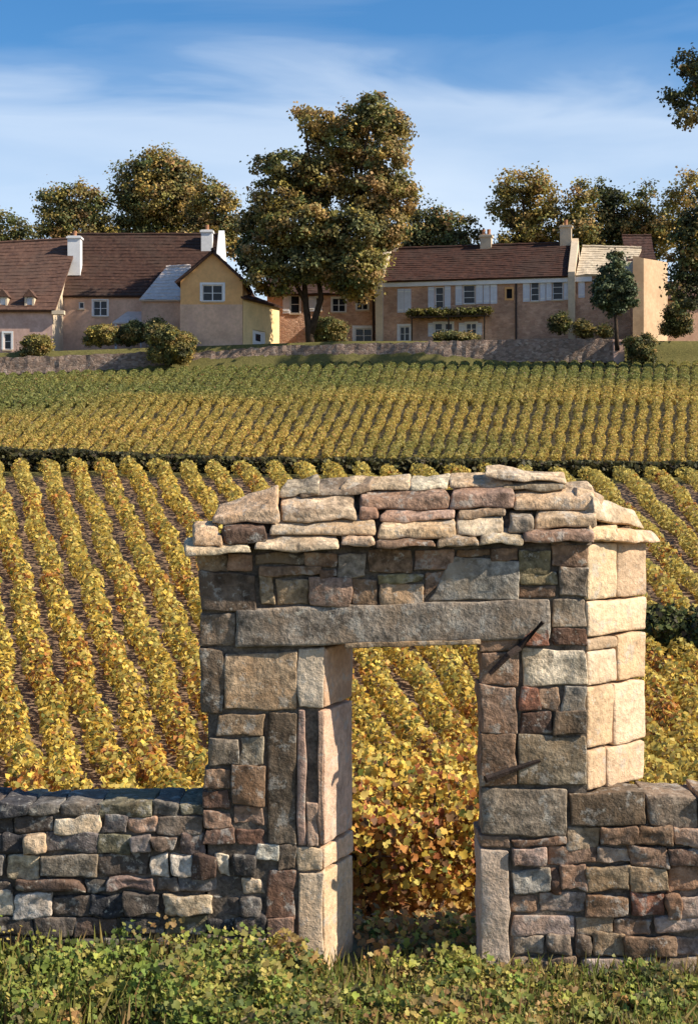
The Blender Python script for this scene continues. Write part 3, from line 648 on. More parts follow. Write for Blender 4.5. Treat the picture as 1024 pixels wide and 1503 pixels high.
    pr = pbox('pergola_beam', pl, u0, u1, z0, z0 + .12, -1.5, -1.38, M['bark'], t)
    for i in range(9): u = u0 + (u1 - u0) * i / 8; pbox('pergola_rafter', pl, u - .05, u + .05, z0 + .13, z0 + .22, -1.6, -.01, M['bark'], t)
    for u in (u0 + .1, (u0 + u1) / 2, u1 - .2): pbox('pergola_post', pl, u, u + .1, -1, z0 - .002, -1.49, -1.39, M['bark'], t)
    lobes = []
    for i in range(16):
        p = pl.pt(u0 + (u1 - u0) * (i + .5) / 16, z0 + .35 + random.uniform(-.05, .12), -.85); lobes.append((p.x, p.y, p.z, .35, .75, .22))
    link('climber', crown_leaves(lobes, .16, 60, [(0.12, 0.12, 0.03), (0.20, 0.17, 0.04), (0.06, 0.05, 0.02)], [4, 3, 3], .2, .25), M['treeleaf'], t, (0, 0, 0))
    # low planting along the foot of the front
    tag(t, 'long rose stone house with pale shutters, dark red roof and leafy pergola', 'house')
    return pl
manor_pl = manor()

# --- outbuilding by the right edge -----------------------------------------
def outbuilding():
    t = empty('outbuilding', at(1000, 480, 110))
    pl = Plane(at(975, 500, 111), (1, 0)); W = pl.hit(1060, 0)[0]; H = pl.hit(0, 440)[1]
    pbox('wall', pl, 0, W, -2, H, 0, 4, M['pink'], t)
    roof(t, pl.pt(-.2, H, -.3), pl.pt(W, H, -.3), pl.pt(W, H + 1.5, 2.4), pl.pt(-.2, H + 1.5, 2.4), M['tile_warm'], 9, .12, 10)
    tag(t, 'small pinkish outbuilding under a brown roof at the right edge', 'building')
outbuilding()

# --- garden wall below the houses -------------------------------------------
def garden_wall(name, pts, label, thick=.5):
    # pts: (px, ytop, ybottom, d)
    px = np.array([p[0] for p in pts]); N = 150; xs = np.linspace(px[0], px[-1], N); V = []; Fc = []
    for i, x in enumerate(xs):
        yt = np.interp(x, px, [p[1] for p in pts]); yb = np.interp(x, px, [p[2] for p in pts]); d = np.interp(x, px, [p[3] for p in pts])
        a = at(x, yb, d); b = at(x, yt, d); a.z -= .35; b.z += .10 * mnoise.noise(Vector((x * .08, 0, 0))) + random.uniform(-.05, .05)
        m = [a.lerp(b, q) for q in (0, .33, .66, 1)]
        for q in m: V.append(q + Vector((0, random.uniform(-.05, .05), 0)))
        V.append(b + Vector((0, thick, random.uniform(-.05, .05)))); V.append(a + Vector((0, thick, 0)))
        if i:
            for s in range(6): Fc.append(((i - 1) * 6 + s, i * 6 + s, i * 6 + (s + 1) % 6, (i - 1) * 6 + (s + 1) % 6))
    Fc.append((0, 1, 2, 3, 4, 5)); o = (N - 1) * 6; Fc.append((o + 5, o + 4, o + 3, o + 2, o + 1, o))
    o = link(name, mesh(V, Fc), M['garden_wall']); tag(o, label, 'wall'); return o
garden_wall('garden_wall', [(-70, 526, 545, 102.5), (60, 523, 541, 102.6), (215, 517, 533, 102.8), (300, 516, 528, 103), (420, 507, 525, 103), (620, 502, 524, 103), (800, 496, 524, 102.6), (906, 498, 525, 102.2)],
            'low rough stone wall running below the houses along the top of the vineyard')
def gate_post():
    pl = Plane(at(900, 528, 101.8), (1, 0)); o = link('gate_post', mesh(*join([boxpts(pl, 0, .75, -.3, 1.25, 0, .7), boxpts(pl, -.08, .83, 1.251, 1.40, -.08, .78)])), M['mauve'])
    tag(o, 'squat pale pink stone post at the right end of the garden wall', 'post')
gate_post()

# --- trees ---------------------------------------------------------------------
DK = (0.07, 0.074, 0.03); OLV = (0.24, 0.20, 0.07); RUST = (0.36, 0.235, 0.09); GRN = (0.145, 0.16, 0.058); YG = (0.31, 0.25, 0.065); OCH = (0.40, 0.28, 0.075)
PAL = [DK, OLV, RUST, GRN, YG, OCH]
def big_tree():
    d = 105.0; b = at(456, 503, d)
    a = [.6, 4, 4, 2, 3, 1]; dk = [3, 5, 2, 4, 1, .2]; ru = [1, 3, 6, 1, 3, 2]
    L = [(548, 165, 30, 30, dk), (576, 190, 26, 34, a), (520, 178, 40, 26, ru), (470, 182, 38, 24, ru), (445, 165, 14, 8, a), (500, 215, 52, 38, a), (565, 235, 36, 40, a),
         (425, 245, 50, 24, dk), (385, 244, 22, 12, dk), (470, 265, 55, 40, ru), (545, 285, 52, 40, ru), (590, 285, 22, 40, a), (405, 290, 42, 34, a), (440, 330, 62, 40, a), (375, 325, 26, 26, dk),
         (520, 345, 58, 40, dk), (566, 333, 30, 34, a), (385, 372, 36, 38, dk), (450, 385, 50, 34, dk), (515, 395, 45, 34, dk), (536, 388, 30, 32, a), (395, 412, 34, 24, [1, 3, 3, 1, 4, 4]), (522, 420, 36, 22, [1, 3, 3, 2, 3, 1]), (455, 360, 26, 34, ru)]
    lobes = [lob(x, y, d + random.uniform(-1.5, 1.5), rx * (.86 if y < 330 else .96), ry * (.82 if y < 330 else .95), min(rx, ry) * .055 + .6, w) for x, y, rx, ry, w in L]
    P = lambda x, y, dd=0: at(x, y, d + dd)
    forks = [([P(456, 512), P(453, 480), P(449, 450), P(447, 420), P(452, 370), P(470, 300)], [.34, .26, .22, .19, .16, .09]),
             ([P(456, 490), P(464, 462), P(471, 438), P(468, 412), P(490, 370), P(525, 300)], [.26, .23, .20, .17, .14, .08]),
             ([P(449, 445), P(430, 410), P(405, 370)], [.18, .14, .08])]
    tree('tall_tree', 'tallest tree, rust and dark green crown on a forked trunk between the houses', b, lobes, .32, .215, PAL, [1] * 6, 27, .58, forks=forks, hollow=.5)
big_tree()
def back_tree(name, label, lst, base, d, w, leaf=.225, dens=46, clump=.75, tr=.3):
    x0 = min(q[0] - q[2] for q in lst); x1 = max(q[0] + q[2] for q in lst); yl = max(q[1] for q in lst)
    lst = list(lst) + [(x0 + (x1 - x0) * f, yl + 18 + random.uniform(0, 8), (x1 - x0) * .24, 24) for f in (.2, .5, .8)]
    lobes = [lob(x, y, d + random.uniform(-1, 1), rx, ry, (rx + ry) * .5 * d / F * .8, ww) for x, y, rx, ry, ww in [(q + (w,))[:5] for q in lst]]
    tree(name, label, at(base[0], base[1], d), lobes, tr, leaf, PAL, w, dens, clump, group='trees behind the houses')
wg = [2, 4, 2, 4, 3, 1]; wy = [.5, 2, 2, 1, 7, 5]; wd = [6, 3, 1, 4, .3, .1]; wo = [2, 3, 3, 3, 3, 2.5]
back_tree('leafy_tree', 'green tree cut by the left edge of the picture behind the farmhouse', [(5, 338, 34, 26), (32, 345, 18, 16), (-35, 340, 34, 30), (15, 360, 34, 16)], (0, 470), 128, [3, 3, 1, 5, 2, .3])
back_tree('leafy_tree', 'rounded olive tree over the left part of the brown farmhouse roof', [(85, 300, 28, 30), (120, 295, 34, 28), (145, 315, 22, 28), (80, 328, 26, 20), (115, 330, 40, 24)], (112, 470), 130, wg)
back_tree('leafy_tree', 'broad domed tree with rust tint standing behind the farmhouse roof', [(232, 248, 42, 28), (265, 262, 30, 34), (195, 270, 30, 34), (235, 290, 60, 36), (200, 315, 34, 26), (268, 318, 40, 26)], (235, 470), 132, wo)
back_tree('leafy_tree', 'smaller brown-green tree between the domed tree and the tallest tree', [(310, 285, 28, 22), (335, 305, 18, 26), (300, 310, 28, 28), (328, 335, 28, 22)], (315, 470), 127, wo)
back_tree('leafy_tree', 'low dark tree behind the left end of the dark red roof', [(625, 318, 30, 24), (660, 332, 30, 20), (690, 338, 16, 18), (640, 350, 50, 22), (610, 345, 30, 30)], (640, 470), 128, wd)
back_tree('leafy_tree', 'loose yellow-green tree rising behind the middle of the dark red roof', [(765, 272, 38, 22), (740, 290, 22, 20), (795, 290, 24, 26), (765, 310, 36, 26), (728, 312, 12, 14), (800, 325, 34, 24), (770, 345, 36, 22)], (770, 470), 126, wy)
back_tree('leafy_tree', 'slim yellowish tree beside the rightmost chimney of the long house', [(848, 280, 19, 17), (858, 302, 22, 20), (840, 312, 18, 20), (850, 335, 26, 22)], (850, 470), 125, [2, 3, 2, 2, 4, 3])
back_tree('leafy_tree', 'dark evergreen with pointed top behind the pale roof', [(880, 278, 11, 16), (884, 300, 20, 22), (905, 308, 26, 26), (880, 330, 30, 24), (915, 335, 30, 22), (900, 292, 14, 14)], (892, 470), 127, [9, 1, .2, 4, .1, .05])
back_tree('leafy_tree', 'thin rust-tipped tree behind the cream end block', [(947, 280, 14, 14), (938, 295, 18, 14), (945, 312, 18, 18), (935, 335, 30, 20), (962, 335, 24, 22)], (945, 470), 126, [4, 3, 3, 3, 2, 1])
back_tree('leafy_tree', 'golden leaved tree at the right beside the dark tree', [(1005, 272, 22, 18), (990, 295, 18, 18), (1015, 300, 20, 24), (985, 320, 24, 20)], (1000, 470), 124, [1, 3, 2, 1, 5, 6])
def edge_tree():
    d = 96.0; b = at(1078, 515, d)
    L = [(1008, 98, 20, 20), (1000, 140, 20, 18), (1012, 172, 20, 18), (1045, 120, 36, 40), (1085, 80, 45, 45), (1095, 150, 50, 50), (1085, 230, 40, 45), (1062, 260, 26, 34), (1040, 300, 28, 30), (1024, 335, 28, 30), (1028, 375, 26, 26), (1030, 410, 26, 22), (1085, 330, 50, 50), (1090, 410, 44, 34), (1004, 385, 24, 24), (1000, 420, 22, 18), (1008, 350, 24, 24), (1015, 440, 24, 16)]
    lobes = [lob(x, y, d + random.uniform(-1, 1), rx, ry, 1.2) for x, y, rx, ry in L]
    tree('tall_tree', 'dark tree reaching in from the right edge with one hanging upper branch', b, lobes, .34, .22, PAL, [7, 2, 1.2, 3, .2, .1], 30, .6,
         forks=[([at(1078, 525, d), at(1086, 400, d), at(1082, 280, d)], [.5, .4, .34]), ([at(1082, 280, d), at(1092, 180, d), at(1085, 90, d)], [.34, .26, .14])])
edge_tree()

def shrub(name, label, px, py, d, rx, ry, w, leaf=.12, dens=60, clump=.3, group='garden shrubs by the houses', n=7, trunk=None):
    c = at(px, py, d); s = d / F; t_base = (c.x, c.y, c.z - ry * s)
    lobes = [(c.x + random.uniform(-.5, .5) * rx * s, c.y + random.uniform(-.3, .3) * rx * s, c.z + random.uniform(-.45, .4) * ry * s, rx * s * random.uniform(.4, .62), rx * s * .6, ry * s * random.uniform(.4, .62)) for _ in range(n)]
    lobes += [(c.x + f * rx * s, c.y, c.z - .62 * ry * s, rx * s * .42, rx * s * .45, ry * s * .45) for f in (-.5, 0, .5)]
    t = empty(name, t_base)
    link('foliage', crown_leaves(lobes, leaf, dens, PAL, w, .3, clump), M['treeleaf'], t, (0, 0, 0))
    parts = []
    for i in range(4):
        p0 = Vector(t_base) + Vector((random.uniform(-.1, .1), 0, -.25)); p1 = Vector(lobes[i % n][:3]); parts.append(tube([p0, p0.lerp(p1, .5), p1], [.07, .05, .02], 5))
    link('stem', mesh(*join(parts), True), M['bark'], t, (0, 0, 0)); tag(t, label, 'shrub', group); return t
shrub('shrub', 'rounded golden-green shrub before the left wing of the farmhouse', 51, 507, 103.6, 25, 18, [1, 4, 1, 4, 4, 1])
shrub('shrub', 'pale olive end of the hedge below the farmhouse window', 148, 492, 104.6, 27, 13, [1, 4, 1, 3, 5, 2])
shrub('shrub', 'dark green hedge bush below the pale porch roof', 188, 487, 105.0, 26, 17, [6, 2, .3, 5, .5, .1])
shrub('shrub', 'olive bush left of the gabled house wall, upper one', 226, 481, 104.5, 17, 17, [2, 4, 1, 4, 2, .5])
shrub('shrub', 'large green bush overhanging the garden wall below the gabled house', 250, 503, 101.6, 34, 28, [3, 4, 1, 5, 3, .6])
shrub('shrub', 'grey-green bush at the foot of the tallest tree', 482, 482, 108.5, 27, 19, [2, 5, 1, 4, 2, .3])
shrub('shrub', 'round dark shrub against the long house wall', 820, 470, 105.6, 15, 17, [6, 2, .5, 3, .2, .1], .13)
shrub('shrub', 'small brown shrub right of the round dark shrub', 855, 480, 105.2, 15, 13, [3, 4, 2, 2, 1, .3], .13)
shrub('shrub', 'tiny dark shrub left of the young tree trunk', 886, 484, 104.8, 10, 8, [5, 3, 2, 2, .5, .2], .12)
shrub('shrub', 'dark round bush at the right end of the garden wall', 940, 512, 100.8, 22, 25, [6, 3, 1, 4, .5, .1])
shrub('shrub', 'broad dark bush before the outbuilding at the right edge', 990, 468, 104, 25, 23, [7, 2, 1, 3, .2, .1])
shrub('shrub', 'low leafy planting under the pergola of the long house', 668, 494, 105.8, 36, 6, [3, 4, 1, 5, 1, .2], .13)
def young_tree():
    d = 101.5; b = at(905, 508, d); BL = [(0.085, 0.115, 0.06), (0.13, 0.16, 0.08), (0.05, 0.065, 0.038), (0.18, 0.17, 0.07)]
    L = [(903, 385, 12, 16), (898, 405, 20, 18), (888, 425, 18, 20), (910, 420, 18, 24), (920, 435, 14, 18), (903, 445, 20, 18), (880, 440, 8, 12)]
    lobes = [lob(x, y, d + random.uniform(-.3, .3), rx, ry, .7) for x, y, rx, ry in L]
    tree('young_tree', 'young blue-green tree on a thin straight trunk before the cream end block', b, lobes, .13, .17, BL, [3, 4, 2, 1], 34, .3)
young_tree()

# --- dark hedge between the two fields -------------------------------------------
def hedge():
    N = 26000; X = rng.uniform(-13.2, 13.2, N); Y = 47.4 + rng.normal(0, .28, N)
    px = X / 47.4 * F + HX
    top = np.interp(px, [0, 100, 250, 420, 700, 860, 1024], [659, 661, 668, 673, 675, 677, 679])
    ztop = EYE + (HY - top) * 47.4 / F + .08 * vnoise(X, Y * 0, .9, 2.0); zb = gz(X, Y)
    Z = zb + (ztop - zb) * rng.uniform(0, 1, N) ** .8
    C = palette(N, [(0.05, 0.048, 0.02), (0.08, 0.07, 0.026), (0.11, 0.10, 0.035), (0.055, 0.04, 0.022)], [4, 4, 3, 2])
    me = leaf_mesh(np.stack([X, Y, Z], -1), np.tile([0, -.4, .6], (N, 1)), rng.uniform(.10, .19, N), C, 'quad', .9)
    tag(link('hedge', me, M['treeleaf']), 'thin dark hedge dividing the lower from the upper vineyard', 'hedge')
hedge()

def field_shrub():
    c = at(990, 905, 28.0)
    zb = float(gz(c.x, c.y))
    t = empty('shrub', (c.x, c.y, zb)); lobes = []
    for i in range(7):
        x = c.x - .35 + .22 * i; lobes.append((x, c.y + random.uniform(-.2, .2) - .10 * i, zb + .32 + random.uniform(-.14, .14), .28, .35, .32))
    link('foliage', crown_leaves(lobes, .10, 300, [(0.07, 0.085, 0.03), (0.13, 0.14, 0.04), (0.06, 0.05, 0.03), (0.34, 0.25, 0.07)], [4, 5, 2, 1.2], .3, .16), M['treeleaf'], t, (0, 0, 0))
    p = Vector((c.x, c.y, zb)); link('stem', mesh(*tube([p - UP * .1, p + UP * .3, p + UP * .6], [.05, .04, .02], 5), True), M['bark'], t, (0, 0, 0))
    tag(t, 'dark green bush among the vines right of the gateway', 'shrub')
field_shrub()

# ------------------------------------------------------------------ stones
def stone_mesh(c8, r=.009, rough=.011, seg=(7, 5, 3), seed=None):
    """c8: eight corners (x0z0,x1z0,x1z1,x0z1 at the front, same at the back), local; rounded, rough block"""
    s = random.uniform(0, 500) if seed is None else seed
    c = [Vector(v) for v in c8]
    w = ((c[1] - c[0]).length + (c[2] - c[3]).length) / 2; h = ((c[3] - c[0]).length + (c[2] - c[1]).length) / 2; d = (c[4] - c[0]).length
    r = min(r, w * .38, h * .38, d * .38)
    def line(L, n): 
        e = r / L; return [0, e * .4, e * 1.15] + [e + (1 - 2 * e) * i / n for i in range(1, n)] + [1 - e * 1.15, 1 - e * .4, 1]
    U = line(w, seg[0]); V_ = line(h, seg[1]); D = line(d, seg[2]); vid = {}; verts = []
    def pos(u, v, t):
        p = Vector((u * w, t * d, v * h)); q = Vector((min(max(p.x, r), w - r), min(max(p.y, r), d - r), min(max(p.z, r), h - r))); dv = p - q
        if dv.length > 1e-9: p = q + dv.normalized() * r
        u2, t2, v2 = p.x / w, p.y / d, p.z / h
        f = c[0].lerp(c[1], u2).lerp(c[3].lerp(c[2], u2), v2); b = c[4].lerp(c[5], u2).lerp(c[7].lerp(c[6], u2), v2); P = f.lerp(b, t2)
        n = (P - sum(c, Vector()) / 8); n = Vector((n.x / w, n.y / d, n.z / h)).normalized()
        k = mnoise.noise(P * 7 + Vector((s, s, s))) * rough * 1.5 + mnoise.noise(P * 24 + Vector((s, 0, s))) * rough * .9
        sh = mnoise.noise_vector(P * 5 + Vector((0, s, 0))) * rough * 1.3
        return P + n * k + sh
    def vtx(i, j, k):
        key = (i, j, k)
        if key not in vid: vid[key] = len(verts); verts.append(pos(U[i], V_[j], D[k]))
        return vid[key]
    nu, nv, nd = len(U) - 1, len(V_) - 1, len(D) - 1; Fc = []
    for i in range(nu):
        for j in range(nv):
            Fc.append((vtx(i, j, 0), vtx(i + 1, j, 0), vtx(i + 1, j + 1, 0), vtx(i, j + 1, 0))); Fc.append((vtx(i, j, nd), vtx(i, j + 1, nd), vtx(i + 1, j + 1, nd), vtx(i + 1, j, nd)))
    for i in range(nu):
        for k in range(nd):
            Fc.append((vtx(i, 0, k), vtx(i, 0, k + 1), vtx(i + 1, 0, k + 1), vtx(i + 1, 0, k))); Fc.append((vtx(i, nv, k), vtx(i + 1, nv, k), vtx(i + 1, nv, k + 1), vtx(i, nv, k + 1)))
    for j in range(nv):
        for k in range(nd):
            Fc.append((vtx(0, j, k), vtx(0, j + 1, k), vtx(0, j + 1, k + 1), vtx(0, j, k + 1))); Fc.append((vtx(nu, j, k), vtx(nu, j, k + 1), vtx(nu, j + 1, k + 1), vtx(nu, j + 1, k)))
    return mesh(verts, Fc, True)
SC = {'j': (.46, .34, .27), 'w': (.54, .49, .41), 'W': (.50, .48, .45), 'l': (.48, .40, .30), 'c': (.52, .40, .29), 'C': (.56, .445, .33), 't': (.27, .21, .155), 'T': (.34, .265, .19), 'b': (.21, .145, .105), 'B': (.27, .255, .25),
      'r': (.235, .12, .09), 'p': (.27, .19, .15), 'P': (.35, .26, .22), 'g': (.205, .172, .140), 'G': (.28, .24, .20), 'd': (.125, .103, .085), 'n': (.085, .08, .078), 'o': (.24, .21, .13), 'v': (.37, .31, .285), 'k': (.13, .085, .068)}
DW = 9.0
def stone_obj(parent, name, c8, col, **kw):
    ctr = sum((Vector(v) for v in c8), Vector()) / 8
    o = link(name, stone_mesh([Vector(v) - ctr for v in c8], **kw), M['quoin' if name in ('quoin_stone', 'reveal_stone', 'jamb_stone') else 'stone'], parent, ctr)
    c = SC[col] if isinstance(col, str) else col; f = random.uniform(.86, 1.14)
    o.color = (c[0] * 1.08 * f * random.uniform(.96, 1.04), c[1] * f, c[2] * .88 * f * random.uniform(.95, 1.05), 1); return o
def rect_stone(parent, x0, y0, x1, y1, col, dep=.24, proud=None, name='stone', d=DW, gap=.4, jit=2.6, yl=None, **kw):
    if proud is None: proud = random.uniform(.002, .026)
    J = lambda: random.uniform(-jit, jit)
    f = [(x0 + gap + J(), y1 - gap + J()), (x1 - gap + J(), y1 - gap + J()), (x1 - gap + J(), y0 + gap + J()), (x0 + gap + J(), y0 + gap + J())]
    if yl: f[0] = (f[0][0], f[0][1] + yl[1]); f[3] = (f[3][0], f[3][1] + yl[0])
    fr = [at(px, py, d) - Vector((0, proud, 0)) for px, py in f]
    return stone_obj(parent, name, fr + [v + Vector((0, dep + proud, 0)) for v in fr], col, **kw)
def core_box(parent, x0, y0, x1, y1, da, db, name='rubble_core'):
    a = at(x0, y1, DW); b = at(x1, y0, DW); pl = Plane((a.x, DW, a.z), (1, 0)); 
    return pbox(name, pl, 0, b.x - a.x, 0, b.z - a.z, da, db, M['mortar'], parent)

gw = empty('stone_gateway', at(600, 1424, 9.2))
tag(gw, 'ruined stone gateway with slab roof, long grey lintel and open doorway', 'gateway')
# front stones between roof and lintel, beside the lintel, and in both piers
STONES = [
 (291, 813, 334, 838, 't'), (335, 813, 373, 840, 'p'), (374, 811, 446, 829, 'g'), (447, 811, 494, 832, 'p'), (495, 812, 538, 849, 'G'), (540, 808, 606, 842, 'b'), (607, 806, 666, 836, 'p'), (667, 804, 720, 815, 'b'),
 (291, 840, 378, 897, 'd'), (380, 843, 402, 889, 'T'), (404, 847, 452, 887, 't'), (378, 830, 470, 845, 'b'), (471, 834, 494, 848, 'b'), (453, 850, 514, 889, 'p'), (515, 850, 553, 888, 'b'), (555, 857, 622, 887, 'T'), (555, 843, 622, 856, 'o'),
 (722, 800, 762, 822, 'b'), (763, 808, 808, 842, 'o'), (809, 798, 862, 830, 'p'), (763, 843, 818, 858, 'o'), (763, 859, 818, 876, 'b'), (820, 832, 862, 875, 'G'),
 (292, 900, 344, 949, 'g'), (810, 879, 860, 921, 'G'),
 (294, 951, 331, 1046, 'd'), (333, 957, 438, 1040, 'T'),
 (318, 1047, 389, 1082, 't'), (303, 1084, 352, 1126, 'g'), (353, 1082, 389, 1122, 'G'), (301, 1127, 340, 1158, 'b'), (341, 1124, 389, 1182, 'b'), (298, 1160, 339, 1188, 'k'),
 (299, 1190, 340, 1213, 'p'), (341, 1184, 389, 1212, 'p'), (300, 1214, 345, 1240, 'k'), (346, 1214, 389, 1238, 'k'),
 (391, 1043, 435, 1240, 'd'), (376, 1240, 407, 1264, 'W'), (408, 1242, 434, 1278, 'd'),
 (391, 1280, 433, 1345, 'k'), (391, 1346, 433, 1428, 'p'),
 (704, 934, 765, 955, 'b'), (704, 956, 762, 1005, 'p'), (704, 1006, 758, 1076, 'p'), (704, 1077, 756, 1152, 'b'),
 (767, 922, 808, 949, 'r'), (810, 922, 861, 949, 'k'), (766, 951, 861, 1006, 'w'), (760, 1008, 790, 1042, 'r'), (762, 1043, 808, 1077, 'k'), (791, 1008, 822, 1042, 'b'), (810, 1043, 861, 1077, 'd'), (824, 1008, 861, 1043, 'B'), (758, 1079, 861, 1153, 'g'),
 (704, 1156, 831, 1226, 'g'), (833, 1162, 946, 1212, 'd'),
]
for s in STONES: rect_stone(gw, *s)
# big grey wedge stone over the lintel
fr = [(626, 883), (760, 879), (761, 824), (668, 817)]; fr = [at(x, y, DW) - Vector((0, .012, 0)) for x, y in fr]
stone_obj(gw, 'stone', fr + [v + Vector((0, .25, 0)) for v in fr], 'B')
fr = [(624, 856), (627, 878), (666, 838), (624, 838)]; fr = [at(624, 880, DW), at(634, 868, DW), at(666, 838, DW), at(624, 838, DW)]
stone_obj(gw, 'stone', fr + [v + Vector((0, .22, 0)) for v in fr], 'b')
# lintel
fr = [(346, 950), (808, 938), (806, 879), (347, 893)]; fr = [at(x, y, DW) - Vector((0, .03, 0)) for x, y in fr]
o = stone_obj(gw, 'lintel', fr + [v + Vector((0, .46, 0)) for v in fr], (.26, .23, .20), r=.018, rough=.008, seg=(22, 5, 4)); o['label'] = 'long cracked grey lintel'
fr = [(505, 951), (703, 945), (703, 938), (505, 943)]; fr = [at(x, y, DW) - Vector((0, .036, 0)) for x, y in fr]
stone_obj(gw, 'lintel_ledge', fr + [v + Vector((0, .2, 0)) for v in fr], 'T', r=.006, rough=.004, seg=(14, 2, 3))
# left jamb: pale front strip and turned reveal
def turned(parent, name, xa, da, xb, db, y0, y1, col, back=.25, **kw):
    a0 = at(xa, y1, DW); b0 = at(xb, y1, DW); za = a0.z; zt = at(0, y0, DW).z
    A = Vector(((xa - HX) * da / F, da, 0)); B = Vector(((xb - HX) * db / F, db, 0)); n = Vector((-(B - A).y, (B - A).x, 0)).normalized()
    c = [A + UP * za, B + UP * za, B + UP * zt, A + UP * zt]; return stone_obj(parent, name, c + [v + n * back for v in c], col, **kw)
for y0, y1, cf, cr_ in ((952, 1040, 'w', 'j'), (1043, 1241, 'P', 'j'), (1244, 1278, 'C', 'c'), (1281, 1432, 'C', 'c')):
    if y0 == 1043:      # grooved front stone
        rect_stone(gw, 437, y0, 449, y1, 'P', name='jamb_stone', jit=.5, gap=.3, r=.008); rect_stone(gw, 449, y0, 466, 1178, 'd', proud=-.035, dep=.2, name='jamb_stone', jit=.5, gap=.3, r=.008)
        rect_stone(gw, 449, 1178, 466, y1, 'P', name='jamb_stone', jit=.5, gap=.2, r=.008); rect_stone(gw, 466, y0, 475, y1, 'P', name='jamb_stone', jit=.4, gap=.2, r=.006)
    else: rect_stone(gw, 437, y0, 475, y1, cf, name='jamb_stone', jit=.8, proud=.01)
    turned(gw, 'reveal_stone', 476, 9.005, 518, 9.44, y0 + 1, y1 - 1, cr_, back=.2, r=.012, rough=.006)
# right jamb foot slab
rect_stone(gw, 703, 1229, 748, 1245, 'b', dep=.4, name='jamb_stone'); rect_stone(gw, 703, 1246, 747, 1430, 'v', dep=.4, proud=.02, name='jamb_stone', seg=(4, 12, 3))
# sunlit quoins turned to the right
def quoin(xa, xb, y0, y1, col, rr=.02):
    fa = (xa - 862) / 86; fb = (xb - 862) / 86
    return turned(gw, 'quoin_stone', xa + .1, 9.0 + .45 * fa, xb - .1, 9.0 + .45 * fb, y0 + .3, y1 - .3, col, back=.28, r=rr, rough=.007)
for q in ((862, 906, 772, 797, 'c'), (906, 948, 796, 882, 'c'), (862, 905, 798, 882, 'C'), (862, 948, 884, 936, 'C'), (862, 906, 938, 956, 'T'), (862, 906, 957, 1008, 'C'), (907, 948, 938, 1008, 'c'), (862, 901, 1010, 1100, 'c'), (902, 948, 1010, 1103, 'C'), (862, 890, 1102, 1162, 'c'), (891, 947, 1105, 1164, 'C')):
    quoin(*q)
# cores (earth mortar) behind the faces
core_box(gw, 296, 800, 860, 900, .014, .44); core_box(gw, 297, 900.5, 345, 949.5, .014, .44); core_box(gw, 808, 900.5, 861, 937.5, .014, .44)
core_box(gw, 305, 950, 470, 1440, .014, .43); core_box(gw, 712, 938, 861, 1440, .014, .44)
ca = at(858, 0, DW).x
V = [(ca, 9.07, .3), ((866 - HX) * 9.07 / F, 9.09, .3), (1.80, 9.47, .3), (ca, 9.47, .3)]
zt = at(0, 778, DW).z; zb = at(0, 1440, DW).z
gable_wall('rubble_core', [(x, y, zb) for x, y, _ in V], Vector((0, 0, zt - zb)), M['mortar'], gw)

# slab roof: each slab follows the slope, its thick front edge showing
EAVE_Y = 812; RIDGE_Y = 704
def dep_at(y): return 8.86 + (EAVE_Y - y) / (EAVE_Y - RIDGE_Y) * .40
def slab(x0, yt0, x1, yt1, yb0, yb1, col, edge=.5, extra=.10, dd=0.0, name='roof_slab'):
    """front edge from (x0,yb0) to (x1,yb1); top surface reaches (x0,yt0)-(x1,yt1) further back"""
    d0 = dep_at((yb0 + yb1) / 2) + dd; d1 = dep_at((yt0 + yt1) / 2) + dd + .02
    e0 = yb0 - (yb0 - yt0) * edge; e1 = yb1 - (yb1 - yt1) * edge
    bl = at(x0, yb0, d0); br = at(x1, yb1, d0); tl = at(x0 + random.uniform(-1, 3), e0, d0 + .01); tr = at(x1 - random.uniform(-1, 3), e1, d0 + .01)
    kl = at(x0 + random.uniform(0, 6), yt0, d1); kr = at(x1 - random.uniform(0, 6), yt1, d1)
    b = [bl, br, tr, tl]
    gl, gr = kl - tl, kr - tr
    f = 1 + extra / max(.03, gl.length); g = 1 + extra / max(.03, gr.length)
    bk = [bl + gl * f, br + gr * g, tr + gr * g, tl + gl * f]
    return stone_obj(gw, name, b + bk, col, r=.018, rough=.013, seg=(6, 3, 4))
SL = [
 (270, 801, 372, 800, 818, 810, 'l', .6), (372, 790, 497, 788, 811, 809, 'l', .55), (498, 784, 551, 783, 805, 804, 'c', .6), (552, 792, 640, 791, 806, 806, 'b', .7), (640, 788, 702, 786, 804, 803, 't', .7), (702, 784, 768, 782, 801, 800, 'l', .6), (768, 778, 872, 776, 797, 797, 'p', .7),
 (283, 777, 327, 774, 801, 800, 'c', .5), (327, 772, 395, 768, 799, 796, 'k', .8), (396, 768, 552, 764, 789, 786, 'l', .5), (554, 764, 668, 762, 793, 790, 'c', .6), (670, 763, 742, 762, 787, 785, 'w', .5), (744, 752, 782, 754, 783, 782, 'G', .7), (783, 748, 876, 742, 778, 774, 'c', .55),
 (413, 732, 524, 727, 768, 764, 'c', .45), (526, 734, 556, 740, 766, 764, 'p', .6), (556, 747, 668, 745, 766, 765, 'P', .55), (670, 744, 745, 743, 764, 757, 't', .6),
 (528, 719, 657, 716, 750, 748, 'p', .6), (660, 714, 752, 712, 747, 746, 'p', .7), (754, 722, 872, 716, 752, 748, 'c', .5),
 (412, 712, 470, 708, 732, 728, 'G', .5), (440, 714, 545, 708, 732, 724, 'g', .5), (500, 707, 600, 704, 722, 720, 'l', .5), (600, 705, 658, 703, 721, 720, 'w', .55), (660, 702, 752, 700, 717, 716, 'c', .55),
 (735, 702, 832, 706, 722, 724, 'g', .5),
]
for s in SL: slab(*s)
slab(710, 690, 832, 699, 703, 712, 'l', .6, .08, -.05)                       # loose slab at the very top
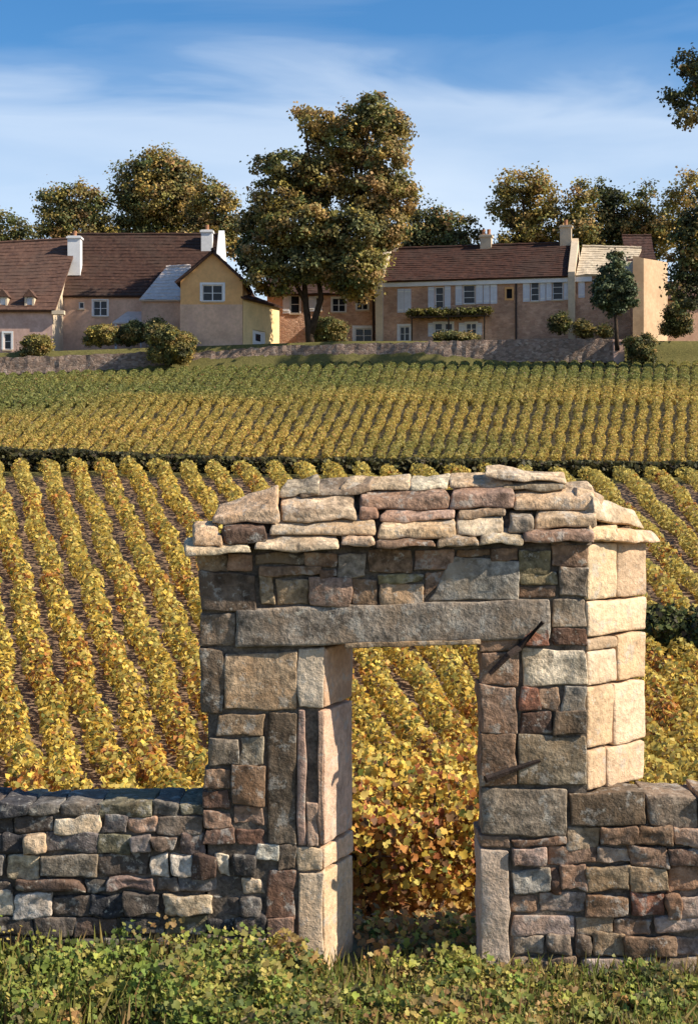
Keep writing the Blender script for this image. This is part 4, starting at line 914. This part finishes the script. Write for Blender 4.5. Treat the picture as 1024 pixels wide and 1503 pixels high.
# left hip slab and right-hand hip stones
slab(312, 746, 412, 724, 770, 768, 'c', .5, .10)
def hip(pts, col, back):
    fr = [at(x, y, d) for x, y, d in pts]; return stone_obj(gw, 'roof_slab', fr + [v + Vector(back) for v in fr], col, r=.02, rough=.014)
hip([(872, 762, 9.02), (946, 774, 9.40), (930, 748, 9.40), (868, 726, 9.08)], 'l', (-.12, .22, .0))
hip([(864, 793, 8.97), (908, 794, 9.10), (906, 772, 9.12), (868, 768, 8.99)], 'c', (-.05, .25, .0))
hip([(902, 796, 9.08), (972, 797, 9.45), (960, 781, 9.45), (905, 774, 9.10)], 'c', (-.20, .16, .0))
hip([(842, 748, 9.08), (880, 744, 9.12), (884, 728, 9.16), (846, 716, 9.16)], 'l', (-.05, .25, .0))
# dark earth core of the roof
c0 = [at(296, 806, 8.98), at(868, 800, 8.98), at(862, 738, 9.22), at(835, 716, 9.30), at(425, 722, 9.30), at(345, 764, 9.15)]
gable_wall('roof_core', c0, Vector((0, .28, -.02)), M['mortar'], gw)
# iron: hinge bar leaning over the lintel, lower pintle
def bar(pts, rad): return link('iron_bar', mesh(*tube(pts, rad, 6)), M['iron'], gw, (0, 0, 0))
bar([at(718, 989, 8.90), at(745, 962, 8.91), at(762, 950, 8.975), at(796, 913, 8.93)], [.016, .021, .024, .013])
bar([at(712, 1144, 8.90), at(745, 1132, 8.95), at(792, 1116, 8.985)], [.026, .022, .013])
rect_stone(gw, 757, 951, 766, 1010, 'n', proud=-.03, dep=.15, jit=.4, gap=.2)

# ------------------------------------------------------------------ low walls
lw = empty('dry_stone_wall', at(150, 1424, 9.2)); tag(lw, 'low grey dry stone wall running left from the gateway', 'wall')
LW = [
 (1178, 1199, [(-90, 'g'), (-40, 'd'), (0, 'n'), (42, 'g'), (88, 'g'), (146, 'o'), (226, 'g'), (262, 'o'), (299, None)]),
 (1199, 1225, [(-90, 'g'), (-30, 'd'), (20, 'd'), (79, 'w'), (149, 'g'), (189, 'P'), (231, 't'), (299, None)]),
 (1225, 1252, [(-90, 'd'), (-40, 'g'), (0, 'n'), (40, 'l'), (67, 'g'), (146, 'o'), (190, 'G'), (222, 'b'), (262, 'p'), (299, None)]),
 (1253, 1288, [(-90, 'd'), (-50, 'G'), (8, 'l'), (62, 'T'), (143, 'd'), (219, 'W'), (248, 'W'), (284, 'k'), (318, 'W'), (340, 'd'), (376, None)]),
 (1289, 1311, [(-90, 'g'), (-30, 'd'), (19, 'b'), (123, 'd'), (160, 'p'), (226, 'g'), (262, 'B'), (320, 'd'), (357, 'l'), (389, None)]),
 (1312, 1345, [(-90, 'd'), (-30, 'w'), (18, 'W'), (77, 'd'), (136, 'n'), (185, 'd'), (238, 'l'), (312, 'd'), (350, 'g'), (389, None)]),
 (1346, 1374, [(-90, 'g'), (-20, 'd'), (50, 'g'), (110, 'b'), (175, 'd'), (240, 'o'), (305, 'n'), (345, 'd'), (389, None)]),
 (1375, 1405, [(-90, 'd'), (0, 'g'), (70, 'd'), (150, 'g'), (230, 'd'), (300, 'b'), (389, None)]), (1406, 1440, [(-90, 'g'), (-10, 'd'), (90, 'g'), (180, 'd'), (270, 'g'), (389, None)])]
rw = empty('dry_stone_wall', at(930, 1424, 9.2)); tag(rw, 'low reddish brown dry stone wall running right from the gateway', 'wall')
RW = [
 (1166, 1214, [(947, 'g'), (1024, 't'), (1080, 'g'), (1130, None)]),
 (1215, 1243, [(833, 't'), (880, 'b'), (932, 'b'), (988, 'P'), (1040, 'b'), (1130, None)]),
 (1227, 1243, [(750, 'b'), (832, None)]),
 (1244, 1270, [(750, 'P'), (801, 'p'), (876, 'v'), (923, 'b'), (982, 'k'), (1040, 't'), (1130, None)]),
 (1271, 1310, [(750, 'B'), (808, 'k'), (822, 'p'), (861, 't'), (923, 'T'), (980, 'p'), (1050, 'b'), (1130, None)]),
 (1311, 1344, [(750, 'b'), (788, 'v'), (859, 'b'), (923, 'r'), (978, 'b'), (996, 'v'), (1060, 't'), (1130, None)]),
 (1345, 1371, [(750, 'v'), (842, 't'), (900, 'b'), (958, 'v'), (1040, 'b'), (1130, None)]),
 (1372, 1404, [(750, 'G'), (800, 'g'), (842, 'd'), (868, 't'), (915, 'b'), (990, 'v'), (1050, 'b'), (1130, None)]),
 (1405, 1440, [(750, 'g'), (850, 'v'), (962, 'g'), (1030, 't'), (1130, None)])]
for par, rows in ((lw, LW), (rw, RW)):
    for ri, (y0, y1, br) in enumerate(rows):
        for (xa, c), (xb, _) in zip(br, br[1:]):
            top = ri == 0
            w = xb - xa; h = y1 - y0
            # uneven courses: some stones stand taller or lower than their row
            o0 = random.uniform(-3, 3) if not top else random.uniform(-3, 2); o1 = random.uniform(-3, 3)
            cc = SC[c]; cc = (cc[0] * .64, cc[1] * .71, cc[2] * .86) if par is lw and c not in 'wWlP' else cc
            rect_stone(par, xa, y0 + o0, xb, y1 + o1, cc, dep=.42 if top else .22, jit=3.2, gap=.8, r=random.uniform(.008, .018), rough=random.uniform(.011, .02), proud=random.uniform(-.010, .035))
def wall_core(par, x0, x1, y0): core_box(par, x0, y0, x1, 1445, .035, .40)
wall_core(lw, -90, 300, 1186); wall_core(rw, 862, 1130, 1172)
rng2 = random.Random(4)
# back and top fill of the low walls
for par, xs in ((lw, range(-85, 290, 44)), (rw, range(952, 1125, 40))):
    for x in xs:
        a = at(x + rng2.uniform(-6, 6), 1200, DW); w = rng2.uniform(.15, .2); z = at(0, 1186 if par is lw else 1176, DW).z
        c = [Vector((a.x, 9.26, z - .12)), Vector((a.x + w, 9.26, z - .12)), Vector((a.x + w, 9.26, z + .01)), Vector((a.x, 9.26, z + .01))]
        stone_obj(par, 'stone', c + [v + Vector((0, .2, 0)) for v in c], rng2.choice('gdtG'))

# ------------------------------------------------------------------ vines seen through the doorway
def near_vine(X, Y, h, w, label, orange):
    zb = float(gz(X, Y)); t = empty('grape_vine', (X, Y, zb))
    parts = []; p = Vector((X, Y, zb - .05)); pts = [p]
    for i in range(5): p = p + Vector((random.uniform(-.04, .04), random.uniform(-.03, .03), h * .11)); pts.append(p)
    link('trunk', mesh(*tube(pts, [.040, .035, .033, .030, .028, .022], 7), True), M['vinebark'], t, (0, 0, 0))
    tips = []
    for i in range(9):
        e = p + Vector((random.uniform(-w, w) * .6, random.uniform(-.25, .25), h * random.uniform(.1, .5))); m = p.lerp(e, .5) + Vector((0, 0, .06)); parts.append(tube([p, m, e], [.012, .009, .005], 5)); tips.append(e)
    link('canes', mesh(*join(parts), True), M['vinebark'], t, (0, 0, 0))
    n = 1250; Z = rng.uniform(.06, 1, n) ** .8
    ww = w * (.55 + .45 * np.sin(np.clip(Z, 0, 1) * 2.6)); P = np.stack([X + rng.uniform(-1, 1, n) * ww * .62, Y + rng.normal(0, .15, n), zb + Z * h], -1)
    C = palette(n, [GOLD, YEL, ORANGE, BROWN, OLIVE, GREEN, (0.36, 0.12, 0.05)], [26, 20, 8 + 16 * orange, 4 + 9 * orange, 8, 5, 2 + 4 * orange])
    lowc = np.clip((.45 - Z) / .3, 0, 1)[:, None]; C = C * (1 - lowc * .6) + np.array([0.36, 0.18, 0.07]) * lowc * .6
    link('foliage', leaf_mesh(P, np.tile([0.3, -.8, .5], (n, 1)), rng.uniform(.032, .066, n), C, 'vine', .75), M['leaf'], t, (0, 0, 0))
    tag(t, label, 'vine', 'vines just behind the doorway'); return t
near_vine(0.10, 10.5, .84, .42, 'vine with russet leaves just behind the doorway, at the left jamb', 1.0)
near_vine(0.50, 10.42, .80, .42, 'orange leaved vine just behind the middle of the doorway', 1.3)
near_vine(0.90, 10.5, .86, .42, 'vine with gold and brown leaves behind the right door jamb', .9)
near_vine(0.18, 11.1, 1.02, .5, 'golden vine in the second rank behind the left half of the doorway', .2)
near_vine(0.68, 11.15, 1.08, .5, 'yellow vine in the second rank behind the right half of the doorway', .4)
near_vine(0.32, 11.9, 1.2, .5, 'tall yellow vine in the third rank behind the doorway centre', .1)
near_vine(0.95, 12.0, 1.25, .5, 'tall yellow vine in the third rank behind the right door jamb', .2)

# ------------------------------------------------------------------ weeds in the foreground
def weeds():
    # clumps of broad leaves, denser and taller at the left
    PP = []; NN = []; SS = []; CC = []
    cols = [(0.19, 0.25, 0.05), (0.37, 0.37, 0.075), (0.085, 0.11, 0.035), (0.50, 0.40, 0.11), (0.42, 0.23, 0.09), (0.22, 0.16, 0.08), (0.50, 0.43, 0.19)]
    for i in range(1150):
        Y = rng.uniform(7.6, 8.86); X = rng.uniform(-2.5, 2.5)
        px = X * F / Y + HX
        lump = mnoise.noise(Vector((X * 2.6, Y * 3.2, 4.4))); tone = mnoise.noise(Vector((X * 2.1 + 9, Y * 2.6, 1.7))); tone2 = mnoise.noise(Vector((X * 3.3 - 4, Y * 3.3, 7.1)))
        hmax = np.interp(px, [0, 120, 300, 420, 520, 560, 700, 800, 900, 1024], [.36, .32, .29, .29, .17, .13, .14, .11, .08, .08]) * (1 + .75 * lump)
        if lump < -.38 and rng.uniform() < .6: continue            # bare gaps
        hh = hmax * rng.uniform(.4, 1.25); r = rng.uniform(.05, .13); m = int(rng.integers(20, 56)); sz = rng.uniform(.7, 1.7)
        q = rng.normal(0, .5, (m, 3)) * np.array([r, r * .8, 0]); z = rng.uniform(0, 1, m) ** .7 * hh
        PP.append(np.stack([X + q[:, 0], np.minimum(Y + q[:, 1], 8.93), gz(X, Y) + z + .01], -1)); NN.append(np.tile([.2, -.5, .8], (m, 1)))
        SS.append(rng.uniform(.014, .032, m) * sz); lf = np.clip((560 - px) / 300, 0, 1)
        up_ = max(0, tone) * 3; dn = max(0, -tone) * 3; ru = max(0, tone2 - .1) * 4 + .5 * (1 - lf)
        wgt = [4 + 4 * lf, 2.5 + 6 * up_, 1.5 + 6 * dn, 1.2 + 4 * up_, .6 + 3.5 * ru, .5 + 2 * ru, .4 + up_]
        base = palette(1, cols, wgt, .25)[0]; c = palette(m, cols, wgt, .25); CC.append((c * .35 + base[None] * .65) * rng.uniform(.75, 1.25))
    for i in range(70):              # leaf litter and weeds on the threshold
        X = rng.uniform(0.05, .85); Y = rng.uniform(8.8, 10.0); m = int(rng.integers(14, 34)); q = rng.normal(0, .07, (m, 2))
        PP.append(np.stack([np.clip(X + q[:, 0], .06, .82), Y + q[:, 1], gz(X, Y) + .01 + rng.uniform(0, 1, m) * rng.uniform(.03, .22)], -1)); NN.append(np.tile([.2, -.5, .8], (m, 1)))
        SS.append(rng.uniform(.03, .06, m)); CC.append(palette(m, cols, [1, 1, 1.5, 3, 6, 3, 1], .3))
    P = np.concatenate(PP)
    o = link('weeds', leaf_mesh(P, np.concatenate(NN), np.concatenate(SS), np.concatenate(CC), 'vine', .6), M['leaf']); tag(o, 'tangled green, yellow and russet weeds at the foot of the walls', 'weeds', kind='stuff')
    n = 9000; X = rng.uniform(-2.5, 2.5, n); Y = rng.uniform(7.6, 8.95, n); px = X * F / Y + HX
    hm = np.interp(px, [0, 300, 520, 700, 1024], [.36, .32, .20, .19, .18]) * rng.uniform(.3, 1.1, n)
    tall = rng.uniform(0, 1, n) < .012; hm[tall] *= 1.15
    B = np.stack([X, Y, gz(X, Y) - .01], -1); D = np.stack([rng.normal(0, .35, n), rng.normal(0, .3, n), np.ones(n)], -1); D /= np.linalg.norm(D, axis=1, keepdims=True)
    side = rng.normal(0, 1, (n, 3)); side -= D * (side * D).sum(1, keepdims=True); side /= np.linalg.norm(side, axis=1, keepdims=True); nn = np.cross(side, D)
    tpl, fc = LEAF['blade']; V = B[:, None] + hm[:, None, None] * (tpl[None, :, 0:1] * .30 * side[:, None] + tpl[None, :, 1:2] * D[:, None] + tpl[None, :, 2:3] * nn[:, None])
    C = palette(n, [(0.14, 0.18, 0.04), (0.24, 0.23, 0.06), (0.36, 0.29, 0.11), (0.22, 0.14, 0.06)], [5, 4, 2, 1.5])
    C[tall] = palette(int(tall.sum()), [(0.46, 0.34, 0.15), (0.34, 0.22, 0.10)], [1, 1])
    o = link('grass', finish_leaf(V, fc, C, len(tpl)), M['leaf']); tag(o, 'thin grass blades growing among the weeds', 'grass', kind='stuff')
weeds()
